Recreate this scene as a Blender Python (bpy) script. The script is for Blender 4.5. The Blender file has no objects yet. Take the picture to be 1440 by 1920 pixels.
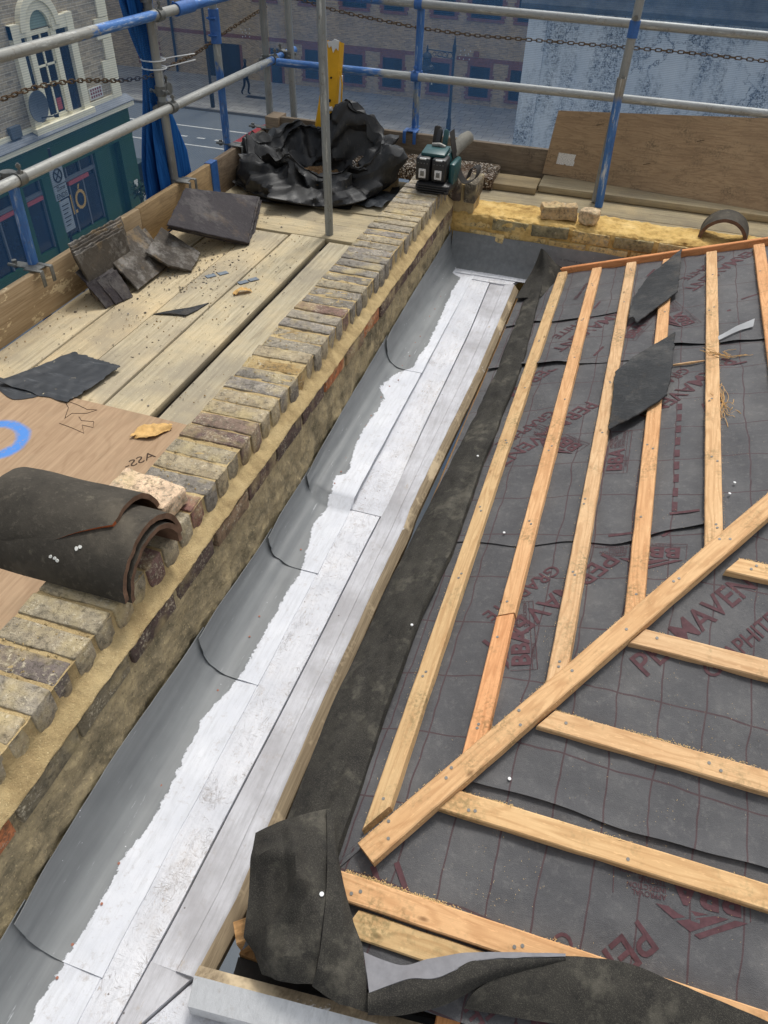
import bpy, math, random
import numpy as np
from mathutils import Vector, Matrix, noise
random.seed(7); rng = np.random.default_rng(7)
S = bpy.context.scene
COL = S.collection
R = math.radians
# ------------------------------------------------------------------ camera, sky, sun, exposure
yaw, pit, rol = R(-16.47), R(-41.67), R(2.14)
fw = Vector((math.sin(yaw)*math.cos(pit), math.cos(yaw)*math.cos(pit), math.sin(pit)))
r0 = Vector((math.cos(yaw), -math.sin(yaw), 0)); u0 = r0.cross(fw)
rt = math.cos(rol)*r0+math.sin(rol)*u0; up = -math.sin(rol)*r0+math.cos(rol)*u0
cd = bpy.data.cameras.new('camera'); cam = bpy.data.objects.new('camera', cd); COL.objects.link(cam)
cam.matrix_world = Matrix(((rt.x, up.x, -fw.x, 0), (rt.y, up.y, -fw.y, 0), (rt.z, up.z, -fw.z, 1.4), (0, 0, 0, 1)))
cd.lens = 1409/1920*36; cd.sensor_width = 36; cd.clip_start = .05; cd.clip_end = 3000
S.camera = cam
SUN_EL, SUN_AZ = R(62), R(8)          # azimuth from +Y towards +X
wd = bpy.data.worlds.new('World'); S.world = wd; wd.use_nodes = True
wn = wd.node_tree.nodes; wl = wd.node_tree.links
bg = wn['Background']; sky = wn.new('ShaderNodeTexSky'); sky.sky_type = 'NISHITA'; sky.sun_disc = False
sky.sun_elevation = SUN_EL; sky.sun_rotation = SUN_AZ; sky.dust_density = 4; sky.air_density = 1.5
hs = wn.new('ShaderNodeHueSaturation'); hs.inputs['Saturation'].default_value = .22
wl.new(sky.outputs[0], hs.inputs['Color']); wl.new(hs.outputs[0], bg.inputs[0]); bg.inputs[1].default_value = .14
sd = bpy.data.lights.new('sun', 'SUN'); sd.energy = 1.75; sd.angle = R(10); sd.color = (1, .96, .9)
sun = bpy.data.objects.new('sun', sd); COL.objects.link(sun)
sv = Vector((math.sin(SUN_AZ)*math.cos(SUN_EL), math.cos(SUN_AZ)*math.cos(SUN_EL), math.sin(SUN_EL)))
sun.rotation_euler = sv.to_track_quat('Z', 'Y').to_euler(); sun.location = sv*40
S.view_settings.view_transform = 'Standard'; S.view_settings.look = 'None'
S.view_settings.exposure = 0.14; S.view_settings.gamma = 1; S.view_settings.use_curve_mapping = False
S.cycles.max_bounces = 6; S.cycles.transparent_max_bounces = 12

# ------------------------------------------------------------------ object helpers
WM = {}
def props(o, label=None, cat=None, group=None, kind=None):
    if label: o['label'] = label
    if cat: o['category'] = cat
    if group: o['group'] = group
    if kind: o['kind'] = kind
    return o
def ob(name, me, M=None, parent=None, mat=None, label=None, cat=None, group=None, kind=None, color=None):
    o = bpy.data.objects.new(name, me); COL.objects.link(o)
    M = M if M is not None else Matrix.Identity(4)
    WM[o.name] = M.copy()
    if parent is not None:
        o.parent = parent; o.matrix_basis = WM[parent.name].inverted() @ M
    else: o.matrix_basis = M
    if mat is not None and me is not None and len(me.materials) == 0: me.materials.append(mat)
    if color: o.color = (*color, 1)
    return props(o, label, cat, group, kind)
def thing(name, loc, label, cat, group=None, kind=None):
    return ob(name, None, Matrix.Translation(loc), label=label, cat=cat, group=group, kind=kind)
def mesh(name, v, f, smooth=None):
    me = bpy.data.meshes.new(name); me.from_pydata([tuple(p) for p in v], [], [tuple(q) for q in f]); me.update()
    if smooth is not None:
        me.polygons.foreach_set('use_smooth', [True]*len(me.polygons)); me.set_sharp_from_angle(angle=R(smooth))
    return me
def wob(name, v, f, smooth=None, base=None, **k):
    """mesh given in world coordinates; the origin goes to the middle of its foot"""
    a = np.array([tuple(p) for p in v], float)
    o = Vector(base) if base is not None else Vector(((a[:, 0].min()+a[:, 0].max())/2, (a[:, 1].min()+a[:, 1].max())/2, a[:, 2].min()))
    me = mesh(name, a-np.array(o), f, smooth)
    return ob(name, me, Matrix.Translation(o), **k)
def join(parts):
    V, F = [], []
    for v, f in parts:
        n = len(V); V += [tuple(p) for p in v]; F += [tuple(i+n for i in q) for q in f]
    return V, F
def xf(vf, M): return [M @ Vector(p) for p in vf[0]], vf[1]
def box(x0, x1, y0, y1, z0, z1):
    v = [(x0, y0, z0), (x1, y0, z0), (x1, y1, z0), (x0, y1, z0), (x0, y0, z1), (x1, y0, z1), (x1, y1, z1), (x0, y1, z1)]
    return v, [(0, 3, 2, 1), (4, 5, 6, 7), (0, 1, 5, 4), (1, 2, 6, 5), (2, 3, 7, 6), (3, 0, 4, 7)]
def rbox(sx, sy, sz, b, nx=1, ny=1, nz=1, jit=0, seed=0):
    """box centred on the origin with chamfered edges; can be subdivided and roughened"""
    hx, hy, hz = sx/2, sy/2, sz/2
    def ax(h, n):
        inner = [-h+b+(2*h-2*b)*i/n for i in range(n+1)]
        return [-h]+inner+[h]
    X, Y, Z = ax(hx, nx), ax(hy, ny), ax(hz, nz)
    idx = {}; V = []; F = []
    def vert(i, j, k):
        key = (i, j, k)
        if key not in idx:
            p = [X[i], Y[j], Z[k]]
            e = [i in (0, len(X)-1), j in (0, len(Y)-1), k in (0, len(Z)-1)]
            if sum(e) >= 2:
                q = .7 if sum(e) == 2 else .55
                for a, h in zip(range(3), (hx, hy, hz)):
                    if e[a]: p[a] = math.copysign(h-b*(1-q)*1.0, p[a])
            if jit:
                d = noise.noise_vector(Vector(p)*(1/.035)+Vector((seed*7.3, seed*3.1, 0)))*jit
                p = [p[0]+d.x, p[1]+d.y, p[2]+d.z]
            idx[key] = len(V); V.append(tuple(p))
        return idx[key]
    nX, nY, nZ = len(X)-1, len(Y)-1, len(Z)-1
    for i in range(nX):
        for j in range(nY):
            F.append((vert(i, j, 0), vert(i, j+1, 0), vert(i+1, j+1, 0), vert(i+1, j, 0)))
            F.append((vert(i, j, nZ), vert(i+1, j, nZ), vert(i+1, j+1, nZ), vert(i, j+1, nZ)))
    for i in range(nX):
        for k in range(nZ):
            F.append((vert(i, 0, k), vert(i+1, 0, k), vert(i+1, 0, k+1), vert(i, 0, k+1)))
            F.append((vert(i, nY, k), vert(i, nY, k+1), vert(i+1, nY, k+1), vert(i+1, nY, k)))
    for j in range(nY):
        for k in range(nZ):
            F.append((vert(0, j, k), vert(0, j, k+1), vert(0, j+1, k+1), vert(0, j+1, k)))
            F.append((vert(nX, j, k), vert(nX, j+1, k), vert(nX, j+1, k+1), vert(nX, j, k+1)))
    return V, F
def frame(t, upv=(0, 0, 1)):
    t = Vector(t).normalized(); u = Vector(upv)
    if abs(t.dot(u)) > .98: u = Vector((1, 0, 0))
    s = u.cross(t).normalized(); return s, t.cross(s).normalized(), t
def tube(pts, r, n=12, caps=True, closed=False):
    pts = [Vector(p) for p in pts]; V = []; F = []; m = len(pts)
    rr = r if isinstance(r, (list, tuple)) else [r]*m
    for i, p in enumerate(pts):
        if closed: t = pts[(i+1) % m]-pts[i-1]
        else: t = pts[min(i+1, m-1)]-pts[max(i-1, 0)]
        s, u, _ = frame(t)
        V += [p+(s*math.cos(a)+u*math.sin(a))*rr[i] for a in [2*math.pi*k/n for k in range(n)]]
    for i in range(m if closed else m-1):
        for k in range(n):
            a, b = i*n+k, i*n+(k+1) % n; c, d = ((i+1) % m)*n+(k+1) % n, ((i+1) % m)*n+k
            F.append((a, b, c, d))
    if caps and not closed:
        F.append(tuple(reversed(range(n)))); F.append(tuple((m-1)*n+k for k in range(n)))
    return V, F
def prism(poly, depth, M=None):
    """polygon (x,y) extruded along +z"""
    n = len(poly); V = [(p[0], p[1], 0) for p in poly]+[(p[0], p[1], depth) for p in poly]
    F = [tuple(reversed(range(n))), tuple(range(n, 2*n))]+[(i, (i+1) % n, n+(i+1) % n, n+i) for i in range(n)]
    return xf((V, F), M) if M is not None else (V, F)
def grid(fn, nu, nv):
    V = [fn(i/nu, j/nv) for j in range(nv+1) for i in range(nu+1)]
    F = [(j*(nu+1)+i, j*(nu+1)+i+1, (j+1)*(nu+1)+i+1, (j+1)*(nu+1)+i) for j in range(nv) for i in range(nu)]
    return V, F
def cr(P, t):
    """Catmull-Rom through the rows of P at t in 0..1"""
    n = len(P)-1; x = min(t*n, n-1e-6); i = int(x); f = x-i
    p0, p1, p2, p3 = P[max(i-1, 0)], P[i], P[i+1], P[min(i+2, n)]
    return .5*((2*p1)+(p2-p0)*f+(2*p0-5*p1+4*p2-p3)*f*f+(3*p1-p0-3*p2+p3)*f**3)
def lin(P, t):
    n = len(P)-1; x = min(t*n, n-1e-6); i = int(x); return P[i]*(1-(x-i))+P[i+1]*(x-i)
def cpatch(rows, nu, nv, amp=0, fr=18, cr=cr):
    A = np.array(rows, float)
    def fn(u, v):
        row = cr(A, v); p = Vector(cr(row, u))
        if amp: p.z += amp*noise.noise(p*fr)+amp*.4*noise.noise(p*fr*3)
        return p
    return grid(fn, nu, nv)
def shell(v, f, nu, nv, th):
    """thicken a grid patch downwards"""
    v = [Vector(p) for p in v]; n = len(v); W = nu+1
    nor = [Vector((0, 0, 0)) for _ in v]
    for q in f:
        a = (v[q[1]]-v[q[0]]).cross(v[q[3]]-v[q[0]])
        for i in q: nor[i] += a
    low = [p-k.normalized()*th if k.length > 0 else p for p, k in zip(v, nor)]
    F = list(f)+[tuple(n+i for i in reversed(q)) for q in f]
    b = [i for i in range(W)]+[j*W+nu for j in range(1, nv+1)]+[nv*W+i for i in range(nu-1, -1, -1)]+[j*W for j in range(nv-1, 0, -1)]
    for i, k in zip(b, b[1:]+b[:1]): F.append((k, i, n+i, n+k))
    return v+low, F
def interp(x, T):
    if x <= T[0][0]: return T[0][1]
    for (a, p), (b, q) in zip(T, T[1:]):
        if x <= b: return p+(q-p)*(x-a)/(b-a)
    return T[-1][1]
def nz(x, y=0, z=0): return noise.noise(Vector((x, y, z)))

# ------------------------------------------------------------------ material helpers
def c(r, g, b):
    return tuple(((v/255+.055)/1.055)**2.4 if v > 10 else v/255/12.92 for v in (r, g, b))
class G:
    def __init__(s, name):
        s.m = bpy.data.materials.new(name); s.m.use_nodes = True; s.t = s.m.node_tree; s.t.nodes.clear()
        s.o = s.t.nodes.new('ShaderNodeOutputMaterial')
    def n(s, typ, ins=(), **at):
        k = s.t.nodes.new('ShaderNode'+typ)
        for a, v in at.items(): setattr(k, a, v)
        for i, v in dict(ins).items(): s.set(k.inputs[i], v)
        return k
    def set(s, i, v):
        if isinstance(v, bpy.types.NodeSocket): s.t.links.new(v, i)
        else:
            if isinstance(v, tuple) and len(v) == 3 and i.type == 'RGBA': v = (*v, 1)
            i.default_value = v
    def co(s, scale=(1, 1, 1), rnd=True, loc=(0, 0, 0)):
        v = s.n('TexCoord').outputs['Object']
        if rnd:
            r = s.n('ObjectInfo').outputs['Random']
            w = s.n('VectorMath', {0: r, 1: (37., 71., 13.)}, operation='MULTIPLY').outputs[0]
            v = s.n('VectorMath', {0: v, 1: w}).outputs[0]
        return s.n('Mapping', {0: v, 1: loc, 3: scale}).outputs[0]
    def noise(s, v, sc, det=5, ro=.6, dis=0): return s.n('TexNoise', {'Vector': v, 'Scale': sc, 'Detail': det, 'Roughness': ro, 'Distortion': dis}).outputs[0]
    def vor(s, v, sc, feature='F1', out='Distance', rnd=1): return s.n('TexVoronoi', {'Vector': v, 'Scale': sc, 'Randomness': rnd}, feature=feature).outputs[out]
    def ramp(s, f, st):
        k = s.n('ValToRGB', {0: f}); e = k.color_ramp.elements
        while len(e) < len(st): e.new(.5)
        for x, (p, q) in zip(e, st): x.position = p; x.color = (*((q, q, q) if isinstance(q, (int, float)) else q), 1)
        return k.outputs[0]
    def step(s, f, a, b): return s.n('MapRange', {0: f, 1: a, 2: b, 3: 0., 4: 1.}).outputs[0]
    def mix(s, f, a, b, mode='MIX'):
        k = s.n('MixRGB', {0: f, 1: a, 2: b}, blend_type=mode); return k.outputs[0]
    def ma(s, op, a, b=0.): return s.n('Math', {0: a, 1: b}, operation=op).outputs[0]
    def sep(s, v): return s.n('SeparateXYZ', {0: v}).outputs
    def com(s, x=0., y=0., z=0.): return s.n('CombineXYZ', {0: x, 1: y, 2: z}).outputs[0]
    def bump(s, h, st=.3, d=.002, nrm=None):
        i = {'Height': h, 'Strength': st, 'Distance': d}
        if nrm is not None: i['Normal'] = nrm
        return s.n('Bump', i).outputs[0]
    def ocol(s): return s.n('ObjectInfo').outputs['Color']
    def out(s, col, ro=.8, nrm=None, sp=.3, **k):
        b = s.n('BsdfPrincipled', {'Base Color': col, 'Roughness': ro, 'Specular IOR Level': sp, **k})
        if nrm is not None: s.set(b.inputs['Normal'], nrm)
        s.t.links.new(b.outputs[0], s.o.inputs[0]); return s.m
def plain(name, col, ro=.7, sp=.3, var=.15, sc=20, bump=.15, **k):
    g = G(name); v = g.co(); n = g.noise(v, sc, 6, .65); f = g.noise(v, sc*6, 3)
    d = tuple(x*(1-var) for x in col); l = tuple(min(x*(1+var), .95) for x in col)
    cc = g.ramp(n, [(.3, d), (.7, l)])
    return g.out(cc, ro, g.bump(f, bump, .001), sp, **k)
def wood(name, a, b, dark, stain=None, grey=0., saw=.5, tint=True, knots=True):
    """timber with the grain along local x"""
    g = G(name); v = g.co(); 
    w = g.noise(g.n('Mapping', {0: v, 3: (.9, 9, 9)}).outputs[0], 1.6, 2, .5)
    ring = g.ma('SINE', g.ma('MULTIPLY', w, 70.))
    st = g.noise(g.n('Mapping', {0: v, 3: (5, 130, 130)}).outputs[0], 1., 5, .7)
    big = g.noise(g.n('Mapping', {0: v, 3: (2, 5, 5)}).outputs[0], 2.2, 4, .6)
    col = g.mix(g.step(big, .35, .68), a, b)
    col = g.mix(g.ma('MULTIPLY', g.step(ring, .1, 1.), .4), col, dark)
    col = g.mix(g.ma('MULTIPLY', g.step(st, .46, .72), .5), col, dark)
    fz = g.noise(g.n('Mapping', {0: v, 3: (40, 160, 160)}).outputs[0], 1., 4, .7); col = g.mix(g.ma('MULTIPLY', g.step(fz, .56, .7), .5), col, tuple(min(1, q*1.25) for q in a))
    if knots:
        kv = g.n('Mapping', {0: v, 3: (1, 2.3, 2.3)}).outputs[0]
        kd = g.vor(kv, 5.2)
        kn = g.ma('SUBTRACT', 1., g.step(kd, .03, .085))
        col = g.mix(g.ma('MULTIPLY', kn, .8), col, tuple(x*.45 for x in dark))
    if stain is not None:
        sn = g.noise(v, 7, 6, .7); sp = g.noise(v, 90, 3, .6)
        f = g.ma('MULTIPLY', g.step(sn, .5, .66), g.step(sp, .42, .6))
        col = g.mix(g.ma('MULTIPLY', f, .75), col, stain)
    if grey: col = g.mix(grey, col, c(120, 115, 105))
    if tint: col = g.mix(1., col, g.ocol(), 'MULTIPLY')
    sw = g.noise(g.n('Mapping', {0: v, 3: (160, 14, 14)}).outputs[0], 1., 3, .6)
    h = g.ma('ADD', g.ma('MULTIPLY', sw, saw), st)
    return g.out(col, .8, g.bump(h, .35, .0015), .2)

def deckmat():
    g = G('scaffold_board'); v = g.co()
    st = g.noise(g.n('Mapping', {0: v, 3: (3.5, 70, 70)}).outputs[0], 1., 6, .7)
    w = g.noise(g.n('Mapping', {0: v, 3: (.7, 8, 8)}).outputs[0], 1.5, 2, .5)
    ring = g.ma('SINE', g.ma('MULTIPLY', w, 60.))
    col = g.ramp(st, [(.25, c(140, 128, 108)), (.5, c(184, 171, 143)), (.75, c(208, 194, 164))])
    col = g.mix(g.ma('MULTIPLY', g.step(ring, .2, 1.), .14), col, c(150, 130, 92))
    sand = g.noise(v, 3.2, 6, .7)
    col = g.mix(g.ma('MULTIPLY', g.step(sand, .45, .7), .75), col, c(208, 187, 148))
    gr = g.noise(v, 2.1, 4, .6)
    col = g.mix(g.ma('MULTIPLY', g.step(gr, .46, .62), .7), col, c(152, 142, 124))
    sp = g.noise(v, 260, 2, .5); col = g.mix(g.ma('MULTIPLY', g.step(sp, .66, .72), .6), col, c(80, 66, 44))
    sp2 = g.noise(v, 150, 2, .5); col = g.mix(g.ma('MULTIPLY', g.step(sp2, .68, .74), .7), col, c(236, 218, 176))
    dk = g.noise(v, 26, 4, .6); col = g.mix(g.ma('MULTIPLY', g.step(dk, .66, .74), .5), col, c(120, 106, 80))
    col = g.mix(1., col, g.ocol(), 'MULTIPLY')
    return g.out(col, .9, g.bump(g.ma('ADD', st, g.noise(v, 200, 3)), .4, .0012), .15)

def brickmat():
    """weathered stock brick; its own colour comes from the object"""
    g = G('stock_brick'); v = g.co()
    n = g.noise(v, 24, 6, .7); f = g.noise(v, 120, 4, .7); m = g.noise(v, 9, 4, .6); lo = g.noise(v, 60, 5, .75)
    base = g.ocol()
    col = g.mix(g.step(n, .35, .7), g.mix(1., base, (.62, .61, .62), 'MULTIPLY'), base)
    col = g.mix(g.ma('MULTIPLY', g.step(lo, .48, .62), .72), col, c(74, 70, 60))
    col = g.mix(g.ma('MULTIPLY', g.step(m, .5, .68), .6), col, c(190, 172, 128))
    col = g.mix(g.ma('MULTIPLY', g.ma('MULTIPLY', g.step(f, .5, .66), g.step(g.noise(v, 14, 4, .7), .46, .6)), .75), col, c(220, 208, 182))
    pit = g.vor(v, 160); h = g.ma('ADD', g.ma('MULTIPLY', f, .8), g.ma('ADD', n, g.ma('MULTIPLY', g.step(pit, 0, .25), .5)))
    return g.out(col, .93, g.bump(h, 1., .005), .15)
def mortarmat(name, a, b, d, spk=True):
    g = G(name); v = g.co(rnd=False)
    n = g.noise(v, 7, 6, .65); f = g.noise(v, 170, 4, .7); m = g.noise(v, 30, 5, .6)
    col = g.ramp(n, [(.3, d), (.48, a), (.7, b)])
    col = g.mix(g.ma('MULTIPLY', g.step(m, .5, .7), .6), col, d)
    if spk: col = g.mix(g.step(g.noise(v, 420, 2, .5), .66, .72), col, c(232, 215, 170))
    return g.out(col, .95, g.bump(g.ma('ADD', f, m), 1., .005), .1)
def leadmat():
    g = G('lead'); v = g.co(rnd=False)
    st = g.noise(g.n('Mapping', {0: v, 3: (26, 1.6, 26)}).outputs[0], 1.3, 5, .6); big = g.noise(v, 2.6, 4, .6)
    col = g.ramp(st, [(.3, c(110, 113, 115)), (.7, c(128, 131, 132))])
    col = g.mix(g.ma('MULTIPLY', g.step(big, .45, .7), .45), col, c(146, 149, 149))
    sc = g.noise(g.n('Mapping', {0: v, 3: (90, 9, 90)}).outputs[0], 1., 6, .75)
    col = g.mix(g.ma('MULTIPLY', g.ma('MULTIPLY', g.step(sc, .63, .72), g.step(g.noise(v, 5, 3), .42, .56)), .85), col, c(215, 218, 220))
    dr = g.vor(v, 42); sp = g.ma('MULTIPLY', g.ma('SUBTRACT', 1., g.step(dr, .04, .07)), g.step(g.noise(v, 6, 2), .56, .6))
    col = g.mix(sp, col, c(228, 230, 232))
    cu = g.vor(g.n('Mapping', {0: v, 3: (10, 8, 1)}).outputs[0], 1.2); 
    a = g.n('Attribute', attribute_name='paint').outputs['Fac']
    e = g.ma('ADD', a, g.ma('ADD', g.ma('MULTIPLY', g.ma('SUBTRACT', g.noise(v, 45, 5, .75), .5), .035), g.ma('MULTIPLY', g.ma('SUBTRACT', g.noise(v, 7, 2), .5), .03)))
    pf = g.step(e, -.0008, .0012)
    br = g.noise(g.n('Mapping', {0: v, 3: (60, 60, 60)}).outputs[0], 3, 5, .7)
    pc = g.ramp(g.noise(v, 5, 5, .6), [(.35, c(204, 207, 214)), (.65, c(222, 224, 229))]); pc = g.mix(g.ma('MULTIPLY', g.step(br, .55, .75), .3), pc, c(196, 200, 206))
    col = g.mix(pf, col, pc)
    ro = g.n('MapRange', {0: pf, 3: .56, 4: .9}).outputs[0]
    bs = g.noise(g.n('Mapping', {0: v, 3: (90, 9, 60)}).outputs[0], 1., 6, .75); col = g.mix(g.ma('MULTIPLY', g.ma('MULTIPLY', pf, g.step(bs, .46, .66)), .55), col, c(188, 190, 194)); dt = g.noise(v, 24, 6, .8); col = g.mix(g.ma('MULTIPLY', g.ma('MULTIPLY', pf, g.step(dt, .56, .7)), .5), col, c(158, 148, 140))
    h = g.ma('ADD', g.ma('ADD', g.ma('MULTIPLY', big, .8), g.ma('MULTIPLY', g.noise(v, 14, 4), .25)), g.ma('MULTIPLY', pf, g.ma('MULTIPLY', g.ma('ADD', bs, br), .25)))
    return g.out(col, ro, g.bump(h, .45, .006), g.n('MapRange', {0: pf, 3: .38, 4: .12}).outputs[0])
def paintmat(name, hi, lo, osb=True, wear=None, axis='y'):
    g = G(name); v = g.co(rnd=False)
    n = g.noise(v, 5, 5, .6); b = g.noise(g.n('Mapping', {0: v, 3: (90, 9, 60)}).outputs[0], 1., 6, .75)
    col = g.ramp(n, [(.35, lo), (.65, hi)])
    dt = g.noise(v, 24, 6, .8); col = g.mix(g.ma('MULTIPLY', g.step(dt, .56, .7), .5), col, c(158, 148, 140))
    col = g.mix(g.ma('MULTIPLY', g.step(b, .46, .66), .5), col, tuple(q*.86 for q in lo))
    h = b
    if osb:
        cr_ = None
        for k_, (rot, sc_) in enumerate(((.15, (240, 14, 60)), (-.5, (260, 18, 60)), (.9, (220, 16, 60)), (1.5, (250, 15, 60)), (-1.1, (230, 20, 60)))):
            q = g.n('VectorRotate', {'Vector': v, 'Angle': rot}, rotation_type='Z_AXIS').outputs[0]
            q = g.n('Mapping', {0: q, 1: (k_*3.7, k_*1.3, 0), 3: sc_}).outputs[0]
            ln = g.ma('SUBTRACT', 1., g.step(g.ma('ABSOLUTE', g.ma('SUBTRACT', g.noise(q, .55, 1, .5), .5)), .0, .012))
            ln = g.ma('MULTIPLY', ln, g.step(g.noise(v, 16+k_, 4, .7), .52, .64)); cr_ = ln if cr_ is None else g.ma('MAXIMUM', cr_, ln)
        col = g.mix(g.ma('MULTIPLY', cr_, .6), col, c(136, 118, 102)); fk = g.noise(g.n('Mapping', {0: v, 3: (130, 60, 60)}).outputs[0], 1., 3, .6); col = g.mix(g.ma('MULTIPLY', g.ma('MULTIPLY', g.step(fk, .62, .68), g.step(g.noise(v, 4, 3, .6), .48, .62)), .5), col, c(160, 136, 112))
        br = g.noise(v, 3.1, 6, .75); col = g.mix(g.ma('MULTIPLY', g.step(br, .54, .75), .4), col, c(200, 192, 186))
        h = g.ma('SUBTRACT', g.ma('ADD', g.noise(v, 90, 4, .7), g.noise(v, 26, 3)), cr_)
    if wear is not None:
        k = g.noise(g.n('Mapping', {0: v, 3: (9, 3, 9)}).outputs[0], 2.2, 7, .75)
        st_ = g.noise(g.n('Mapping', {0: v, 3: (150, 5, 60)}).outputs[0], 1., 5, .75); col = g.mix(g.ma('MULTIPLY', g.step(st_, .5, .7), .4), col, lo); col = g.mix(g.ma('MULTIPLY', g.step(k, .64, .70), .8), col, wear)
    sp = g.vor(v, 16); col = g.mix(g.ma('MULTIPLY', g.ma('SUBTRACT', 1., g.step(sp, .03, .05)), .8), col, c(92, 84, 78))
    return g.out(col, .9, g.bump(h, .6, .003), .12)
def membmat(axis):
    """roof membrane with its printed grid; spacing .108 by .27 m"""
    g = G('roof_membrane_'+axis); v = g.co(rnd=False)
    w = g.n('VectorMath', {0: v, 1: g.n('VectorMath', {0: g.n('TexNoise', {'Vector': v, 'Scale': 6., 'Detail': 2.}).outputs['Color'], 1: (.03, .03, 0)}, operation='MULTIPLY').outputs[0]}).outputs[0]
    x, y, z = g.sep(w)
    def line(q, p, wd): return g.ma('LESS_THAN', g.ma('ABSOLUTE', g.ma('SUBTRACT', g.ma('FRACT', g.ma('DIVIDE', q, p)), .5)), wd/p/2)
    a, b = line(x, .1085, .0042), line(y, .2, .0046)
    gap = g.step(g.noise(v, 9, 2), .24, .36)
    n = g.noise(v, 4, 6, .65); f = g.noise(v, 500, 2); d = g.noise(v, 40, 6, .8)
    col = g.ramp(n, [(.3, c(68, 68, 71)), (.5, c(79, 79, 81)), (.72, c(96, 95, 95))])
    col = g.mix(g.ma('MULTIPLY', g.step(d, .52, .74), .32), col, c(136, 134, 131))
    ln = g.ma('MULTIPLY', g.ma('MAXIMUM', a, b), gap)
    col = g.mix(g.ma('MULTIPLY', ln, .85), col, c(66, 44, 48))
    sp = g.noise(v, 240, 2, .6); col = g.mix(g.ma('MULTIPLY', g.ma('MULTIPLY', g.step(sp, .68, .72), g.step(g.noise(v, 5, 3), .52, .66)), .55), col, c(180, 166, 138))
    return g.out(col, .62, g.bump(g.ma('ADD', g.ma('MULTIPLY', f, .6), g.ma('ADD', g.ma('MULTIPLY', n, 3.), g.noise(v, 17, 4, .6))), .5, .005), .4)
def feltmat():
    g = G('black_felt'); v = g.co(rnd=False)
    f = g.noise(v, 420, 3, .7); n = g.noise(v, 5, 6, .7); m = g.noise(v, 30, 5, .7)
    col = g.ramp(n, [(.3, c(38, 37, 36)), (.7, c(64, 62, 57))])
    col = g.mix(g.ma('MULTIPLY', g.step(f, .5, .72), .5), col, c(112, 108, 98))
    col = g.mix(g.ma('MULTIPLY', g.step(m, .52, .66), .5), col, c(34, 34, 34))
    big = g.noise(v, 9, 4, .7); col = g.mix(g.ma('MULTIPLY', g.step(big, .54, .68), .45), col, c(112, 108, 97))
    return g.out(col, .92, g.bump(g.ma('ADD', f, n), .7, .002), .2)
def slatemat(name, a, b, dust):
    g = G(name); v = g.co()
    n = g.noise(v, 9, 6, .7); st = g.noise(g.n('Mapping', {0: v, 3: (7, 30, 30)}).outputs[0], 1., 5, .7); f = g.noise(v, 70, 4)
    col = g.ramp(n, [(.3, a), (.7, b)])
    bl = g.noise(v, 5, 6, .75); col = g.mix(g.ma('MULTIPLY', g.step(bl, .5, .66), dust*.8), col, c(150, 146, 140))
    col = g.mix(g.ma('MULTIPLY', g.step(st, .58, .74), dust*.5), col, c(140, 134, 124))
    col = g.mix(g.ma('MULTIPLY', g.step(g.noise(g.n('Mapping', {0: v, 1: (5, 2, 1)}).outputs[0], 6, 5, .75), .54, .68), dust*.6), col, c(146, 122, 86))
    fl = g.noise(g.n('Mapping', {0: v, 3: (9, 26, 26), 2: (0, 0, .6)}).outputs[0], 1., 7, .8); col = g.mix(g.ma('MULTIPLY', g.step(fl, .58, .68), .3), col, c(104, 104, 104))
    return g.out(col, .7, g.bump(g.ma('ADD', fl, g.ma('MULTIPLY', f, .5)), .9, .006), .28)
def tubemat(name, base, alt, f0, f1):
    """galvanised or painted tube, worn in bands along its length (local x)"""
    g = G(name); v = g.co()
    w = g.noise(g.n('Mapping', {0: v, 3: (1.1, .3, .3)}).outputs[0], 1.1, 3, .6); n = g.noise(g.n('Mapping', {0: v, 3: (4, 30, 30)}).outputs[0], 1.6, 6, .75)
    f = g.step(g.ma('ADD', w, g.ma('MULTIPLY', g.ma('SUBTRACT', n, .5), .35)), f0, f1)
    col = g.mix(f, base, alt)
    col = g.mix(g.ma('MULTIPLY', g.step(n, .56, .72), .7), col, c(196, 199, 198))
    col = g.mix(g.ma('MULTIPLY', g.step(g.noise(v, 45, 5, .7), .58, .7), .55), col, c(92, 84, 74))
    return g.out(col, .5, g.bump(n, .3, .001), .5, Metallic=.25)
def bricktex(name, ax, a, b, mo, scale, tone):
    g = G(name); x, y, z = g.sep(g.co(rnd=False)); v = g.com(x if ax == 'x' else y, z, 0.)
    k = g.n('TexBrick', {'Vector': v, 'Color1': a, 'Color2': b, 'Mortar': mo, 'Scale': 1., 'Mortar Size': .006, 'Brick Width': .225*scale, 'Row Height': .075*scale, 'Bias': 0.})
    n = g.noise(v, .9, 6, .7); p = g.noise(v, 9, 4, .6)
    col = g.mix(g.ma('MULTIPLY', g.step(p, .5, .68), .5), k.outputs[0], tone)
    col = g.mix(g.ma('MULTIPLY', g.step(n, .45, .72), .5), col, tone)
    return g.out(col, .9, g.bump(k.outputs[1], -.4, .01), .15)

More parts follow.
